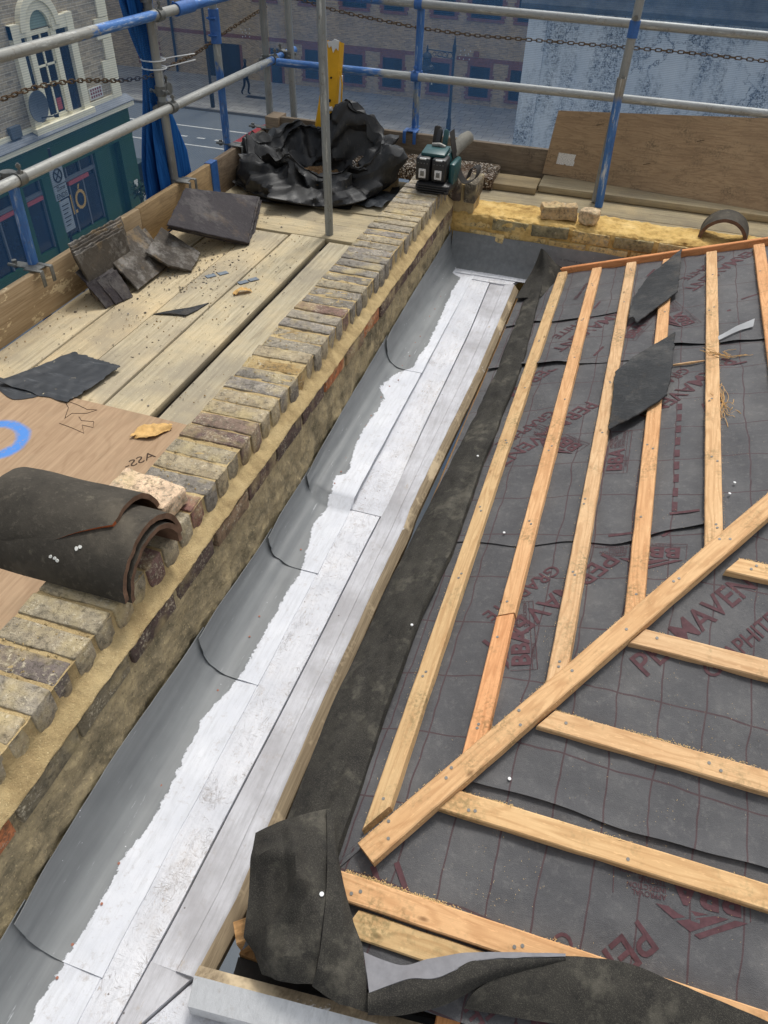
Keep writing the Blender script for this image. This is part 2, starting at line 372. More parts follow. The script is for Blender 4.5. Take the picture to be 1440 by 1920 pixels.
M = {}
M['deck'] = deckmat(); M['brick'] = brickmat()
M['mortar'] = mortarmat('sand_mortar', c(180, 158, 116), c(198, 177, 134), c(144, 124, 90))
g = G('stained_wall_face'); v = g.co(rnd=False); x_, y_, z_ = g.sep(v); n = g.noise(v, 8, 7, .75); f = g.noise(v, 60, 5, .75); b2 = g.noise(g.n('Mapping', {0: v, 3: (4, 3, 9)}).outputs[0], 1.3, 5, .7)
col = g.ramp(n, [(.28, c(92, 88, 74)), (.46, c(152, 139, 112)), (.68, c(190, 172, 134))])
col = g.mix(g.ma('MULTIPLY', g.step(f, .54, .68), .6), col, c(84, 78, 62)); dk_ = g.noise(v, 3.4, 6, .75); col = g.mix(g.ma('MULTIPLY', g.step(dk_, .52, .66), .7), col, c(78, 74, 62)); lowz = g.step(g.ma('ADD', z_, g.ma('MULTIPLY', b2, .2)), -.20, -.27); col = g.mix(g.ma('MULTIPLY', lowz, .45), col, c(200, 168, 104)); col = g.mix(g.ma('MULTIPLY', g.step(g.noise(v, 130, 3, .6), .6, .68), .6), col, c(214, 194, 150))
M['parge'] = g.out(col, .95, g.bump(g.ma('ADD', f, n), 1., .006), .1)
M['yellow'] = mortarmat('ochre_mortar', c(208, 174, 108), c(230, 200, 138), c(150, 118, 70), False)
M['lead'] = leadmat()
M['white'] = paintmat('white_primed_board', c(219, 220, 224), c(198, 200, 206))
M['whitet'] = paintmat('thin_white_primer', c(204, 205, 210), c(168, 167, 170), False, c(168, 152, 130))
M['whitew'] = paintmat('worn_white_primer', c(214, 216, 218), c(188, 190, 192), False, c(150, 124, 84))
M['batten'] = wood('sawn_batten', c(222, 188, 146), c(208, 170, 128), c(176, 134, 94), c(134, 120, 88))
M['rough'] = wood('rough_timber', c(196, 170, 128), c(178, 150, 108), c(134, 106, 72), c(104, 96, 76))
M['toe'] = wood('toe_board', c(176, 152, 118), c(160, 138, 108), c(126, 106, 82), c(104, 94, 80), knots=False)
M['toegrey'] = wood('weathered_board', c(132, 118, 100), c(116, 102, 86), c(88, 76, 64), c(74, 66, 58), knots=False)
M['ply'] = wood('plywood', c(160, 122, 90), c(144, 108, 78), c(118, 86, 62), None, 0, .2, knots=False)
M['membmain'] = membmat('main'); M['membhip'] = membmat('hip')
M['print'] = plain('maroon_print', c(84, 58, 62), .7, .2, .28, 60)
M['felt'] = feltmat()
M['lip'] = plain('membrane_underside', c(122, 122, 126), .6, .3, .1, 60)
M['slate'] = slatemat('roof_slate', c(36, 38, 40), c(52, 54, 56), .22)
M['slatedust'] = slatemat('dusty_slate', c(54, 49, 44), c(84, 77, 68), .95)
M['slatepurple'] = slatemat('purple_slate', c(42, 38, 41), c(58, 53, 56), .3)
g = G('blackened_clay'); v = g.co(); n = g.noise(v, 7, 6, .7); f = g.noise(v, 70, 5, .7); li = g.noise(v, 19, 5, .75)
col = g.ramp(n, [(.3, c(54, 51, 46)), (.7, c(80, 75, 67))]); col = g.mix(g.ma('MULTIPLY', g.step(f, .55, .7), .4), col, c(104, 98, 88)); col = g.mix(g.ma('MULTIPLY', g.step(li, .6, .7), .45), col, c(126, 120, 104)); col = g.mix(g.ma('MULTIPLY', g.step(g.noise(v, 9, 4, .6), .56, .7), .35), col, c(116, 108, 94))
M['clay'] = g.out(col, .85, g.bump(g.ma('ADD', f, g.ma('MULTIPLY', n, 2.)), .5, .003), .2)
M['clayraw'] = plain('raw_clay', c(178, 96, 58), .9, .1, .25, 40, .4)
M['clayred'] = plain('clay_underside', c(112, 88, 72), .9, .1, .3, 30, .5)
def tubeblue(name, base, ranges, wob_=.5):
    g = G(name); v = g.co(); vo = g.n('TexCoord').outputs['Object']; x = g.sep(vo)[0]
    n = g.noise(g.n('Mapping', {0: v, 3: (4, 30, 30)}).outputs[0], 1.6, 6, .75); w = g.noise(g.n('Mapping', {0: v, 3: (7, 9, 9)}).outputs[0], 1., 5, .7)
    xx = g.ma('ADD', x, g.ma('MULTIPLY', g.ma('SUBTRACT', w, .5), wob_)); f = None
    for a, b in ranges:
        k = g.ma('MULTIPLY', g.step(xx, a-.02, a+.02), g.ma('SUBTRACT', 1., g.step(xx, b-.02, b+.02))); f = k if f is None else g.ma('MAXIMUM', f, k)
    streak = g.noise(g.n('Mapping', {0: v, 3: (1.5, 60, 60)}).outputs[0], 1., 5, .7)
    bc_ = g.mix(g.step(streak, .35, .65), tuple(q*.68 for q in base), base)
    col = g.mix(f, bc_, g.mix(g.step(n, .35, .6), c(48, 92, 156), c(76, 126, 188)))
    col = g.mix(g.ma('MULTIPLY', g.step(n, .55, .68), .75), col, c(214, 216, 212))
    col = g.mix(g.ma('MULTIPLY', g.step(g.noise(v, 40, 5, .75), .56, .68), .6), col, c(104, 94, 82))
    return g.out(col, .5, g.bump(n, .4, .001), .5, Metallic=.2)
M['galv'] = tubemat('galvanised_tube', c(150, 151, 147), c(124, 122, 116), .45, .6)
M['blue'] = tubemat('blue_painted_tube', c(64, 114, 180), c(160, 162, 160), .5, .56)
M['mixed'] = tubemat('part_blue_tube', c(170, 172, 170), c(72, 118, 180), .52, .58)
M['steel'] = plain('dull_steel', c(112, 112, 108), .5, .5, .3, 60, .3, Metallic=.4)
M['bluesteel'] = plain('blue_steel', c(52, 98, 162), .5, .5, .2, 60, .2)
M['rust'] = plain('rusty_chain', c(84, 66, 46), .8, .3, .4, 120, .3)
M['poly'] = None
M['black'] = plain('black_plastic', c(30, 30, 31), .45, .5, .15, 60, .2)
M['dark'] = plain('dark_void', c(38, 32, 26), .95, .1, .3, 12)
M['creosote'] = plain('tarred_joist', c(44, 42, 40), .7, .3, .3, 40, .6)

# ================================================================== PARAPET WALL
par = thing('parapet_wall', (-1.06, 1.8, -.6), 'weathered stock brick parapet with a brick on edge coping and sandy mortar fillet', 'wall')
def bmesh_(sx, sy, sz, seed, n=(3, 1, 1)):
    v, f = rbox(sx, sy, sz, .0042, *n, jit=.0034, seed=seed); return mesh('brick', v, f, 42)
COPE = [bmesh_(.213, .0655, .1025, k, (4, 1, 2)) for k in range(7)]
STRETCH = [bmesh_(.205, .06, .062, 20+k) for k in range(5)]
bc = [c(164, 156, 140), c(176, 164, 140), c(150, 144, 134), c(184, 169, 140), c(158, 151, 141), c(172, 161, 137), c(142, 136, 126), c(170, 161, 145)]
special = {14: c(136, 108, 102), 21: c(124, 104, 98), 22: c(146, 126, 112), 27: c(180, 152, 104), 9: c(128, 118, 112), 33: c(148, 122, 110), 17: c(150, 112, 102)}
def put(name, me, x, y, z, rz=0, rx=0, ry=0, **k):
    return ob(name, me, Matrix.Translation((x, y, z)) @ Matrix.Rotation(rz, 4, 'Z') @ Matrix.Rotation(rx, 4, 'X') @ Matrix.Rotation(ry, 4, 'Y'), **k)
PITCH = .0765; y = -.55; k = 0; cope_y = []
while y < 4.44:
    put('brick', COPE[random.randrange(7)], -1.058+random.uniform(-.004, .004), y, -.0515+random.uniform(-.003, .003), random.choice((0, math.pi))+random.uniform(-.035, .035), random.uniform(-.03, .03), random.uniform(-.012, .012),
        parent=par, mat=M['brick'], color=special.get(k-8, random.choice(bc)))
    cope_y.append(y); k += 1; y = -.55+k*PITCH+random.uniform(-.0025, .0025)
YEND = y-PITCH/2
# mortar between the coping bricks, fillet below them, and the core
def cope_mortar(u, v):
    yy = -.6+(YEND+.6)*v; x = -1.162+u*.21
    zz = -.0045+.004*nz(x*25, yy*25)+.003*nz(x*70, yy*70)
    return (x, yy, zz)
V1 = grid(cope_mortar, 12, 460)
FIL = [(-.956, -.005), (-.955, -.03), (-.954, -.062), (-.947, -.078), (-.934, -.090), (-.918, -.104), (-.9125, -.110), (-.919, -.114), (-.928, -.122)]
def fillet(u, v):
    yy = -.6+(4.27+.6)*v; t = u*(len(FIL)-1); i = min(int(t), len(FIL)-2); f = t-i
    x = FIL[i][0]*(1-f)+FIL[i+1][0]*f; zz = FIL[i][1]*(1-f)+FIL[i+1][1]*f
    q = math.sin(math.pi*min(1, u*1.05))
    b = .010*nz(yy*7, 1.3)+.006*nz(yy*22, 4.1, u*3)+.004*nz(yy*60, u*20)
    scal = .006*max(0, math.cos(2*math.pi*(yy+.55)/PITCH))**.7*math.sin(math.pi*min(1, u/.62)) if u < .62 else 0
    kq = .12 if u < .3 else 1; return (x+b*.4*q*kq-scal, yy, zz-b*.8*q*kq-scal*.5)
V2 = grid(fillet, 22, 640)
wob('mortar', *join([V1, V2]), smooth=60, parent=par, mat=M['mortar'])
# first course of stretchers under the fillet, then the stained face
fc = [c(112, 92, 86), c(128, 102, 96), c(104, 88, 82), c(150, 126, 102), c(118, 96, 88), c(140, 130, 108), c(126, 108, 92)]
y = -.5; k = 0
orange = {4: 1, 13: 1, 15: 1}
while y < 4.2:
    col = c(206, 132, 88) if k in orange else random.choice(fc)
    put('brick', STRETCH[random.randrange(5)], -.9465+random.uniform(-.004, .003), y, -.148+random.uniform(-.004, .004), math.pi/2+random.uniform(-.012, .012), 0, random.uniform(-.012, .012), parent=par, mat=M['brick'], color=col)
    y += .221*random.uniform(.96, 1.05); k += 1
def face(u, v):
    yy = -.6+(4.27+.6)*v; zz = -.112-.5*u
    d = .012*nz(yy*7, zz*9)+.009*nz(yy*26, zz*26, 2)+.004*nz(yy*80, zz*80)
    j = 0
    o = .0 if zz < -.182 else -.004
    return (-.9225+d*.8-j+o, yy, zz)
wob('wall_face', *grid(face, 60, 560), smooth=70, parent=par, mat=M['parge'])
wob('wall_core', *box(-1.155, -.94, -.6, 4.25, -1.5, -.1035), parent=par, mat=M['mortar'])
# end pier: the coping turns the corner
for i, x in enumerate((-.917, -.832)):
    put('brick', COPE[i+2], x, 4.372, -.051, math.pi/2, random.uniform(-.02, .02), 0, parent=par, mat=M['brick'], color=(c(98, 86, 78), c(108, 100, 88))[i])
def pm(u, v):
    a = u*2*math.pi; 
    return (-.872+.068*(max(-1, min(1, 1.5*math.cos(a))))*(1+.04*nz(u*9, v*6))-.003, 4.37+.084*max(-1, min(1, 1.5*math.sin(a)))*(1+.05*nz(u*12, v*5, 3)), -.012-.16*v)
vm = grid(pm, 40, 8); vm[1].append(tuple(range(41)))
wob('mortar', *vm, smooth=50, parent=par, mat=M['mortar'])

# ================================================================== REAR PARAPET smeared with ochre mortar
yw = thing('rear_parapet', (.4, 4.38, -.9), 'low rear parapet smeared all over with ochre mortar above the grey lead upstand', 'wall')
def ysurf(u, v):
    x = -.93+3.2*u
    P = [(4.285, -.8), (4.285, -.5), (4.28, -.3), (4.275, -.24), (4.272, -.2), (4.276, -.172), (4.292, -.16), (4.36, -.156), (4.45, -.158), (4.53, -.165), (4.555, -.2), (4.56, -.8)]
    t = v*(len(P)-1); i = min(int(t), len(P)-2); f = t-i
    yy = P[i][0]*(1-f)+P[i+1][0]*f; zz = P[i][1]*(1-f)+P[i+1][1]*f
    d = .012*nz(x*6, zz*14, yy*6)+.011*abs(nz(x*17, zz*30, yy*17))+.005*nz(x*55, zz*55, yy*55)
    return (x, yy-(d if i < 6 else 0), zz+(d*.9 if 5 <= i < 10 else d*.2))
wob('mortar', *grid(ysurf, 420, 66), smooth=50, parent=yw, mat=M['yellow'])
ybr = [c(236, 204, 138), c(244, 214, 150), c(180, 164, 120), c(232, 202, 138), c(246, 218, 156), c(226, 192, 124)]
for row, zz in enumerate((-.2, -.275)):
    x = -.80+row*.09; k = 0
    while x < 2.2:
        put('brick', STRETCH[(k+row) % 5], x, 4.302+random.choice((-.012, -.009, -.006, -.003, .004)), zz+random.uniform(-.004, .004), random.uniform(-.03, .03), random.uniform(-.05, .05), random.uniform(-.02, .02), parent=yw, mat=M['brick'], color=ybr[(k*2+row) % 6] if not (row == 0 and k == 2) else c(150, 142, 112))
        x += .222*random.uniform(.96, 1.06); k += 1

# ================================================================== BOX GUTTER
ZT = [(.0, -.38), (.33, -.374), (.73, -.346), (1.19, -.37), (1.68, -.398), (2.03, -.39), (2.5, -.352), (3.0, -.322), (3.74, -.291), (4.28, -.262)]
def zf(y): return -.45-.012*(4.26-y) if y > 2.03 else -.51-.012*(2.13-y)
PE = [(-.5, -.82), (.237, -.822), (.268, -.839), (.343, -.83), (.477, -.822), (.622, -.826), (.746, -.807), (.938, -.825), (1.027, -.831), (1.2, -.795), (1.564, -.793), (1.645, -.787), (1.9, -.831), (2.048, -.823), (2.16, -.839), (2.19, -.797), (2.318, -.83), (2.512, -.84), (2.75, -.823), (2.786, -.866), (2.967, -.837), (3.04, -.779), (3.3, -.774), (3.9, -.80), (4.07, -.80), (4.08, -.85), (4.3, -.85)]
gut = thing('box_gutter', (-.7, 2, -.6), 'long box gutter with grey lead lining and white primed boards beside the brick parapet', 'gutter')
def profile(y, s):
    """lead section at s in 0..1: top edge, hanging face, hollow, flat tongue"""
    zt = interp(y, ZT)+.006*nz(y*3, 9); fz = zf(y)+.004
    P = [(-.9135, zt), (-.9115, zt-.03), (-.905, zt*.55+fz*.45), (-.892, zt*.28+fz*.72), (-.872, fz+.022), (-.85, fz+.006), (-.82, fz), (-.77, fz-.0), (-.73, fz)]
    A = [Vector((p[0], y, p[1])) for p in P]
    return cr(A, s)
LAPS = [(-.5, .36), (.36, 1.185), (1.185, 1.673), (1.673, 2.025), (2.025, 3.0), (3.0, 4.27)]
def add_attr(me, vals):
    at = me.attributes.new('paint', 'FLOAT', 'POINT'); at.data.foreach_set('value', np.array(vals, 'f'))
for i, (a, b) in enumerate(LAPS):
    nu, nv = 22, max(10, int((b-a)/.025)); pv = []
    def fn(u, v):
        y = a-.0+(b-a+.05 if i < len(LAPS)-1 else b-a)*v
        y = a+(y-a); p = profile(y, u)
        near = max(0, 1-(y-a)/.12); far = max(0, 1-(b+.05-y)/.1)
        lift = .004*near-.003*far+.003*nz(p.y*8, u*5, i)+.003*nz(p.y*2.3, u*3, i+5)+.0015*nz(p.y*22, u*9, i)
        p += Vector((.8, 0, .55))*lift
        if u < .25: p.x += .006*near
        pv.append(p.x-interp(p.y, PE)); return p
    vf = grid(fn, nu, nv)
    sv, sf = shell(*vf, nu, nv, .0022)
    o = Vector((-.85, a, -.5))
    me = mesh('lead_sheet', [Vector(p)-o for p in sv], sf, 60); add_attr(me, pv+pv)
    ob('lead_sheet', me, Matrix.Translation(o), parent=gut, mat=M['lead'])
# lead turned up against the rear parapet, lapping the corner
def fartop(x): return -.262-.01*(x+.9)-.004*nz(x*6)
def farlead(x0, x1, dx, tag_):
    nu, nv = 40, 14; pv = []
    def fn(u, v):
        x = x0+(x1-x0)*u; zt = fartop(x); fz = zf(4.2)+.005
        P = [Vector((x, 4.262, zt)), Vector((x, 4.258, zt-.05)), Vector((x, 4.25, zt*.5+fz*.5)), Vector((x, 4.235, fz+.03)), Vector((x, 4.20, fz+.004)), Vector((x, 4.16, fz)), Vector((x, 4.12, fz))]
        p = cr(P, v); p.y -= dx+.003*nz(x*5, v*4); pv.append((4.165-p.y) if x > -.86 else -.1); return p
    sv, sf = shell(*grid(fn, nu, nv), nu, nv, .0022); o = Vector((x0, 4.2, -.4))
    me = mesh('lead_sheet', [Vector(p)-o for p in sv], sf, 60); add_attr(me, pv+pv); ob('lead_sheet', me, Matrix.Translation(o), parent=gut, mat=M['lead'])
farlead(-.905, -.74, .005, 'a'); farlead(-.742, .9, .0, 'b')
# primed boards on the gutter floor
def slab_poly(name, pts, z0f, th, mat, parent, **k):
    n = len(pts); v = [(p[0], p[1], z0f(p[0], p[1])) for p in pts]+[(p[0], p[1], z0f(p[0], p[1])-th) for p in pts]
    f = [tuple(range(n)), tuple(reversed(range(n, 2*n)))]+[(i, n+i, n+(i+1) % n, (i+1) % n) for i in range(n)]
    return wob(name, v, f, parent=parent, mat=mat, **k)
slab_poly('gutter_board', [(-.79, -.5), (-.668, -.5), (-.652, .293), (-.641, .563), (-.637, .773), (-.629, 1.105), (-.623, 1.43), (-.619, 1.9), (-.6155, 2.026), (-.79, 2.026)], lambda x, y: zf(y)+.001, .018, M['white'], gut)
slab_poly('gutter_board', [(-.79, 2.03), (-.602, 2.03), (-.606, 2.6), (-.609, 3.484), (-.627, 4.06), (-.79, 4.066)], lambda x, y: zf(y)+.001, .03, M['white'], gut)
slab_poly('gutter_board', [(-.81, 4.07), (-.55, 4.064), (-.50, 4.085), (-.475, 4.16), (-.81, 4.178)], lambda x, y: zf(y)+.004, .02, M['white'], gut)
# side board, painted on top, bare on its outer edge
SR = [(.42, -.535), (.6, -.519), (.83, -.522), (1.17, -.526), (1.66, -.522), (2.05, -.512), (2.29, -.508), (3.148, -.485), (4.1, -.489)]
JN = [(-.5, -.664), (.293, -.649), (.563, -.637), (.773, -.633), (1.105, -.625), (1.43, -.619), (1.9, -.615), (2.026, -.6115), (2.032, -.598), (2.6, -.602), (3.484, -.6045), (4.06, -.623)]
def zs(y): t = max(0, min(1, (y-1.985)/.09)); t = t*t*(3-2*t); return (-.51-.012*(2.13-y))*(1-t)+(-.45-.012*(4.26-y))*t
def sideboard(y0, y1):
    nv = 60; V = []; F = []
    for j in range(nv+1):
        y = y0+(y1-y0)*j/nv; a = interp(y, JN); b = interp(y, SR); z = zs(y)-.004; m = a+(b-a)*.62
        w = .0015*nz(y*9)
        V += [(a, y, z-.03), (a, y, z-.002+w), (a+.006, y, z+w), (m-.004, y, z+.001+w), (m, y, z+.006+w), (b-.004, y, z+.012+w), (b+.002+.002*nz(y*14), y, z+.009), (b+.03+.002*nz(y*11), y, z-.022), (b+.03, y, z-.05), (a, y, z-.05)]
    n = 10
    for j in range(nv):
        for i in range(n): F.append((j*n+i, j*n+(i+1) % n, (j+1)*n+(i+1) % n, (j+1)*n+i))
    F += [tuple(range(n)), tuple(reversed([nv*n+i for i in range(n)]))]
    o = Vector((-.56, y0, -.5)); me = mesh('side_board', [Vector(p)-o for p in V], F, 30)
    me.materials.append(M['whitet']); me.materials.append(M['edge'])
    for p in me.polygons:
        if len(p.vertices) == 4 and p.index % n in (6, 7, 8): p.material_index = 1
    ob('side_board', me, Matrix.Translation(o), parent=gut)
g = G('bare_board_edge'); v = g.co(rnd=False); st = g.noise(g.n('Mapping', {0: v, 3: (110, 4, 110)}).outputs[0], 1., 5, .7)
col = g.ramp(st, [(.3, c(118, 104, 84)), (.7, c(168, 152, 126))]); col = g.mix(g.step(g.noise(v, 4, 5, .7), .54, .62), col, c(196, 178, 148)); col = g.mix(g.step(g.noise(v, 5, 5, .8), .64, .67), col, c(206, 206, 206))
M['edge'] = g.out(col, .8, g.bump(st, .3, .002), .2)
sideboard(.425, 4.08)
# near mitre: side board carries on to the end, and the short return gutter
slab_poly('gutter_board', [(-.6435, .427), (-.665, -.3), (-.655, .215), (-.537, .427)][::-1], lambda x, y: zf(y)-.004, .03, M['whitet'], gut)
slab_poly('gutter_board', [(-.664, -.5), (1.2, -.5), (1.2, .56), (-.2, .44), (-.533, .425), (-.652, .213)], lambda x, y: -.547+.0*(y), .02, M['white'], gut)
nail = mesh('nail', *tube([(0, 0, 0), (0, 0, .0012)], .0035, 8))
cop = plain('copper_nail', c(150, 96, 76), .5, .5, .2)
for i in range(34):
    yy = .3+i*.105+random.uniform(-.03, .03)
    p = profile(yy, .72+random.uniform(-.05, .03)); put('nail', nail, p.x+random.uniform(-.02, .01), yy, zf(yy)+.0065, parent=gut, mat=cop)

# ================================================================== ROOF
def zm(x, y): return -.284+.324*x
def zh(x, y): return -.366+.219*(y-.753)
def yhip(x): return .753+1.482*(x+.255)
def sag_m(x, y): return .008*nz(x*5, y*3.2, 1)+.0045*nz(x*11, y*9, 3)-.006*abs(nz(x*6+y*2, y*4-x*3, 12))+.004*math.sin(y*15)*(.4+.6*abs(math.sin(x*17)))*.4
def sag_h(x, y): return .008*nz(x*3.2, y*5, 7)+.0045*nz(x*9, y*11, 8)-.006*abs(nz(x*5+y*3, y*6-x*2, 15))
def fm(x, y): return zm(x, y)+sag_m(x, y)
def fh(x, y): return zh(x, y)+sag_h(x, y)
XR = 1.5
def msheet(y0, y1, off, wav, label, x0=-.43, x1=XR, curl=.01):
    def fn(u, v):
        x = x0+(x1-x0)*u; a = max(y0(x), yhip(x)-.012); b = max(y1(x), a+.002); y = a+(b-a)*v
        low = max(0, 1-(y-a)/.05) if a > yhip(x)-.011 else 0
        return (x, y, fm(x, y)+off+wav*low*(.55+.9*nz(x*7, 3.3+y0(0)))*(min(1, max(.12, (x-.12)/.15)) if y0(0) == mb0 else 1))
    nu, nv = 120, 80
    sv, sf = shell(*grid(fn, nu, nv), nu, nv, .0006)
    return wob('roof_membrane', sv, sf, smooth=60, mat=M['membmain'], base=(0, 0, 0), label=label, cat='roof membrane', group='sheets of roof membrane')
mb0 = 1.84+.03*nz(0)
msheet(lambda x: 0, lambda x: 2.2, 0, 0, 'grey printed roof membrane sheet with maroon lettering next to the hip batten')
msheet(lambda x: 1.84+.35*max(0, x-.2)+.03*nz(x*6), lambda x: 3.2, .004, .012, 'grey printed roof membrane sheet in the middle of the gutter slope under the lower slate')
msheet(lambda x: 3.04-.06*x+.04*nz(x*5, 2)+(.1 if x > .3 else 0), lambda x: 4.1, .008, .016, 'grey printed roof membrane sheet at the far end by the red verge board')
msheet(lambda x: 3.5+.05*nz(x*5, 5), lambda x: 3.72, .010, .012, 'narrow grey membrane patch near the far end of the first battens', x1=.16)
msheet(lambda x: 1.9+.1*nz(x*3, 5), lambda x: 2.9, .010, .010, 'loose grey membrane offcut between the fifth and sixth battens', x0=.5, x1=.85)
def hsheet(y0, y1, off, label, lift):
    def fn(u, v):
        x = -.3+(XR+.3)*u; b = min(y1, yhip(x)+.012); a = min(y0+.012*nz(x*4, y0), b-.001); y = a+(b-a)*v
        low = max(0, 1-(y-a)/.04)
        return (x, y, fh(x, y)+off+lift*low*(.7+.6*nz(x*6, 4)))
    nu, nv = 120, 60
    sv, sf = shell(*grid(fn, nu, nv), nu, nv, .0006)
    return wob('roof_membrane', sv, sf, smooth=60, mat=M['membhip'], base=(.0175, .017, 0), label=label, cat='roof membrane', group='sheets of roof membrane')
hsheet(.5, 1.06, 0, 'grey printed roof membrane sheet lowest on the hip slope below the lap', 0)
hsheet(.972, 2.9, .005, 'grey printed roof membrane sheet on the upper hip slope beneath the big maroon lettering', .010)
M['frame_'] = plain('stamp_ink', c(62, 64, 66), .7, .2, .1)
# printed lettering as thin flat shapes lying on the membrane
_tc = {}
def text_vf(s, bold=.012, font_size=1.0):
    if s in _tc: return _tc[s]
    cu = bpy.data.curves.new('lettering', 'FONT'); cu.body = s; cu.size = font_size; cu.offset = bold; cu.resolution_u = 3
    o = bpy.data.objects.new('lettering', cu); COL.objects.link(o)
    dg = bpy.context.evaluated_depsgraph_get(); me = bpy.data.meshes.new_from_object(o.evaluated_get(dg))
    v = [tuple(p.co) for p in me.vertices]; f = [tuple(p.vertices) for p in me.polygons]
    bpy.data.objects.remove(o); bpy.data.meshes.remove(me); _tc[s] = (v, f); return v, f
def printed(s, size, ox, oy, ang, fn, parent, keep=None, off=.0026, sx=1.0, mat=None, name='print'):
    v, f = text_vf(s) if isinstance(s, str) else s
    ca, sa = math.cos(ang), math.sin(ang)
    w = [(ox+size*(p[0]*sx*ca-p[1]*sa), oy+size*(p[0]*sx*sa+p[1]*ca)) for p in v]
    if keep: f = [q for q in f if all(keep(*w[i]) for i in q)]
    if not f: return
    return wob(name, [(x, y, fn(x, y)+off) for x, y in w], f, parent=parent, mat=mat or M['print'])
def badge_vf():
    P = []
    def q(pts): P.append(([(x, y, 0) for x, y in pts], [tuple(range(len(pts)))]))
    q([(-.05, .64), (1.0, 1.16), (1.12, 1.10), (.22, .64)]); q([(.36, .64), (1.2, 1.06), (1.5, .90), (.66, .64)]); q([(.80, .64), (1.56, .87), (1.95, .64)])
    for r_ in range(-1, 2): pass
    tv, tf = text_vf('BBA', .035); P.append(([(x*.86+.05, y*.78, 0) for x, y, z in tv], tf))
    for k, t_ in enumerate(('APPROVAL', 'INSPECTION', 'TESTING', 'CERTIFICATION')):
        tv, tf = text_vf(t_, .004); P.append(([(x*.155+1.72, y*.165+.44-.145*k, 0) for x, y, z in tv], tf))
    for a, b, c_, d in ((-.12, -.22, 2.9, -.2), (-.12, -.08, 2.9, -.065), (-.12, -.2, -.105, .6), (2.885, -.2, 2.9, .6)): q([(a, b), (c_, b), (c_, d), (a, d)])
    tv, tf = text_vf('CERTIFICATE', .002); P.append(([(x*.12+.3, y*.12-.18, 0) for x, y, z in tv], tf))
    return join(P)
tv, tf = text_vf('UL  LETTRA HVR BC 600 35235', 0)
wob('stamped_lettering', [(.0+p[0]*.0118-.275, 4.2415+.0, -.333+p[1]*.015-p[0]*.0005) for p in tv], tf, parent=gut, mat=M['frame_'])
BADGE = badge_vf()
hip_low = [o for o in COL.objects if o.name.startswith('roof_membrane')]
mA, mB, mC, mD, mE, hL, hU = hip_low[:7]
inm = lambda x, y: y > yhip(x)+.03 and -.40 < x < 1.45 and y < 4.08
inh = lambda x, y: y < yhip(x)-.03
A53 = math.atan2(1.74-1.356, .62-.332)
WORD, SUB = 'PERMAVENT', 'GRAPHITE'
printed(WORD, .092, .335, 1.36, A53, fh, hU, inh, .0066); printed(SUB, .062, .50, 1.40, A53, fh, hU, inh, .0066)
printed(WORD, .092, .70, 1.02, A53, fh, hU, inh, .0066)
printed(WORD, .092, .388, .800, A53+math.pi-.05, fh, hL, inh, .0016); printed(SUB, .06, .235, .735, A53+math.pi-.05, fh, hL, inh, .0016)
printed(BADGE, .098, .60, .92, math.pi+.1, fh, hL, inh, .0016); printed(WORD, .092, 1.0, .9, A53+math.pi, fh, hL, inh, .0016)
BAR = ([(0, 0, 0), (.075, 0, 0), (.075, .013, 0), (0, .013, 0)], [(0, 1, 2, 3)])
printed(BAR, 1, -.165, .745, -.9, fh, hL, None, .0016); printed(BAR, 1, -.215, .722, -.9, fh, hL, None, .0016)
# gutter slope: three runs of the print, one per sheet
AM = math.atan2(1.32-1.79, -.176-.173)
for sh, off, runs in ((mA, .0017, [(.185, 1.80, AM), (-.05, 2.36, AM), (.60, 2.32, AM)]),
                      (mB, .0057, [(.04, 2.72, AM), (-.16, 3.05, AM), (.52, 2.98, AM), (.98, 3.0, AM)]),
                      (mC, .0097, [(.13, 3.62, AM), (.66, 4.10, AM), (1.2, 4.0, AM)])):
    lo, hi = {mA.name: (0, 2.0), mB.name: (1.95, 3.02), mC.name: (3.06, 4.08)}[sh.name]
    kp = lambda x, y, lo=lo, hi=hi: inm(x, y) and lo < y < hi
    for (x, y, a) in runs:
        printed(WORD, .092, x, y, a, fm, sh, kp, off); printed(SUB, .062, x-.145, y-.055, a, fm, sh, kp, off)
    for (x, y, a) in {mA.name: [(.04, 1.33, math.pi/2+.2), (.40, 1.82, math.pi-.05)], mB.name: [(.06, 2.40, .9+math.pi/2), (.52, 2.52, math.pi/2-.25), (.20, 2.22, math.pi/2)], mC.name: [(.17, 3.22, math.pi/2-.35), (.42, 3.32, 2.0)]}[sh.name]:
        printed(BADGE, .088, x, y, a, fm, sh, kp, off)
for i in range(9):     # print dashes of the overlap guide line
    x, y = .38+.0*i, 2.0+.075*i
    printed(([(0, 0, 0), (.045, 0, 0), (.045, .016, 0), (0, .016, 0)], [(0, 1, 2, 3)]), 1, x, y, math.pi/2, fm, mB, inm, .0056)
for (x, y, a) in ((.48, 3.35, .5), (.60, 3.5, .5), (.33, 3.35, 1.2), (.2, 3.9, 1.2), (.52, 2.9, .3), (.55, 2.2, .5), (.36, 1.98, .2), (.19, 1.87, .2), (-.02, 3.6, 1.3), (.03, 3.1, 1.2)):
    printed(([(0, 0, 0), (.085, 0, 0), (.085, .011, 0), (0, .011, 0)], [(0, 1, 2, 3)]), 1, x, y, a, fm, mB if y < 3.05 else mC, inm, .0098 if y > 3.05 else .0057)
printed('150mm overlap', .03, .14, 1.98, math.pi/2+.1, fm, mB, inm, .0057); printed('150mm overlap', .03, -.12, 3.74, math.pi/2-.2, fm, mC, inm, .0098)

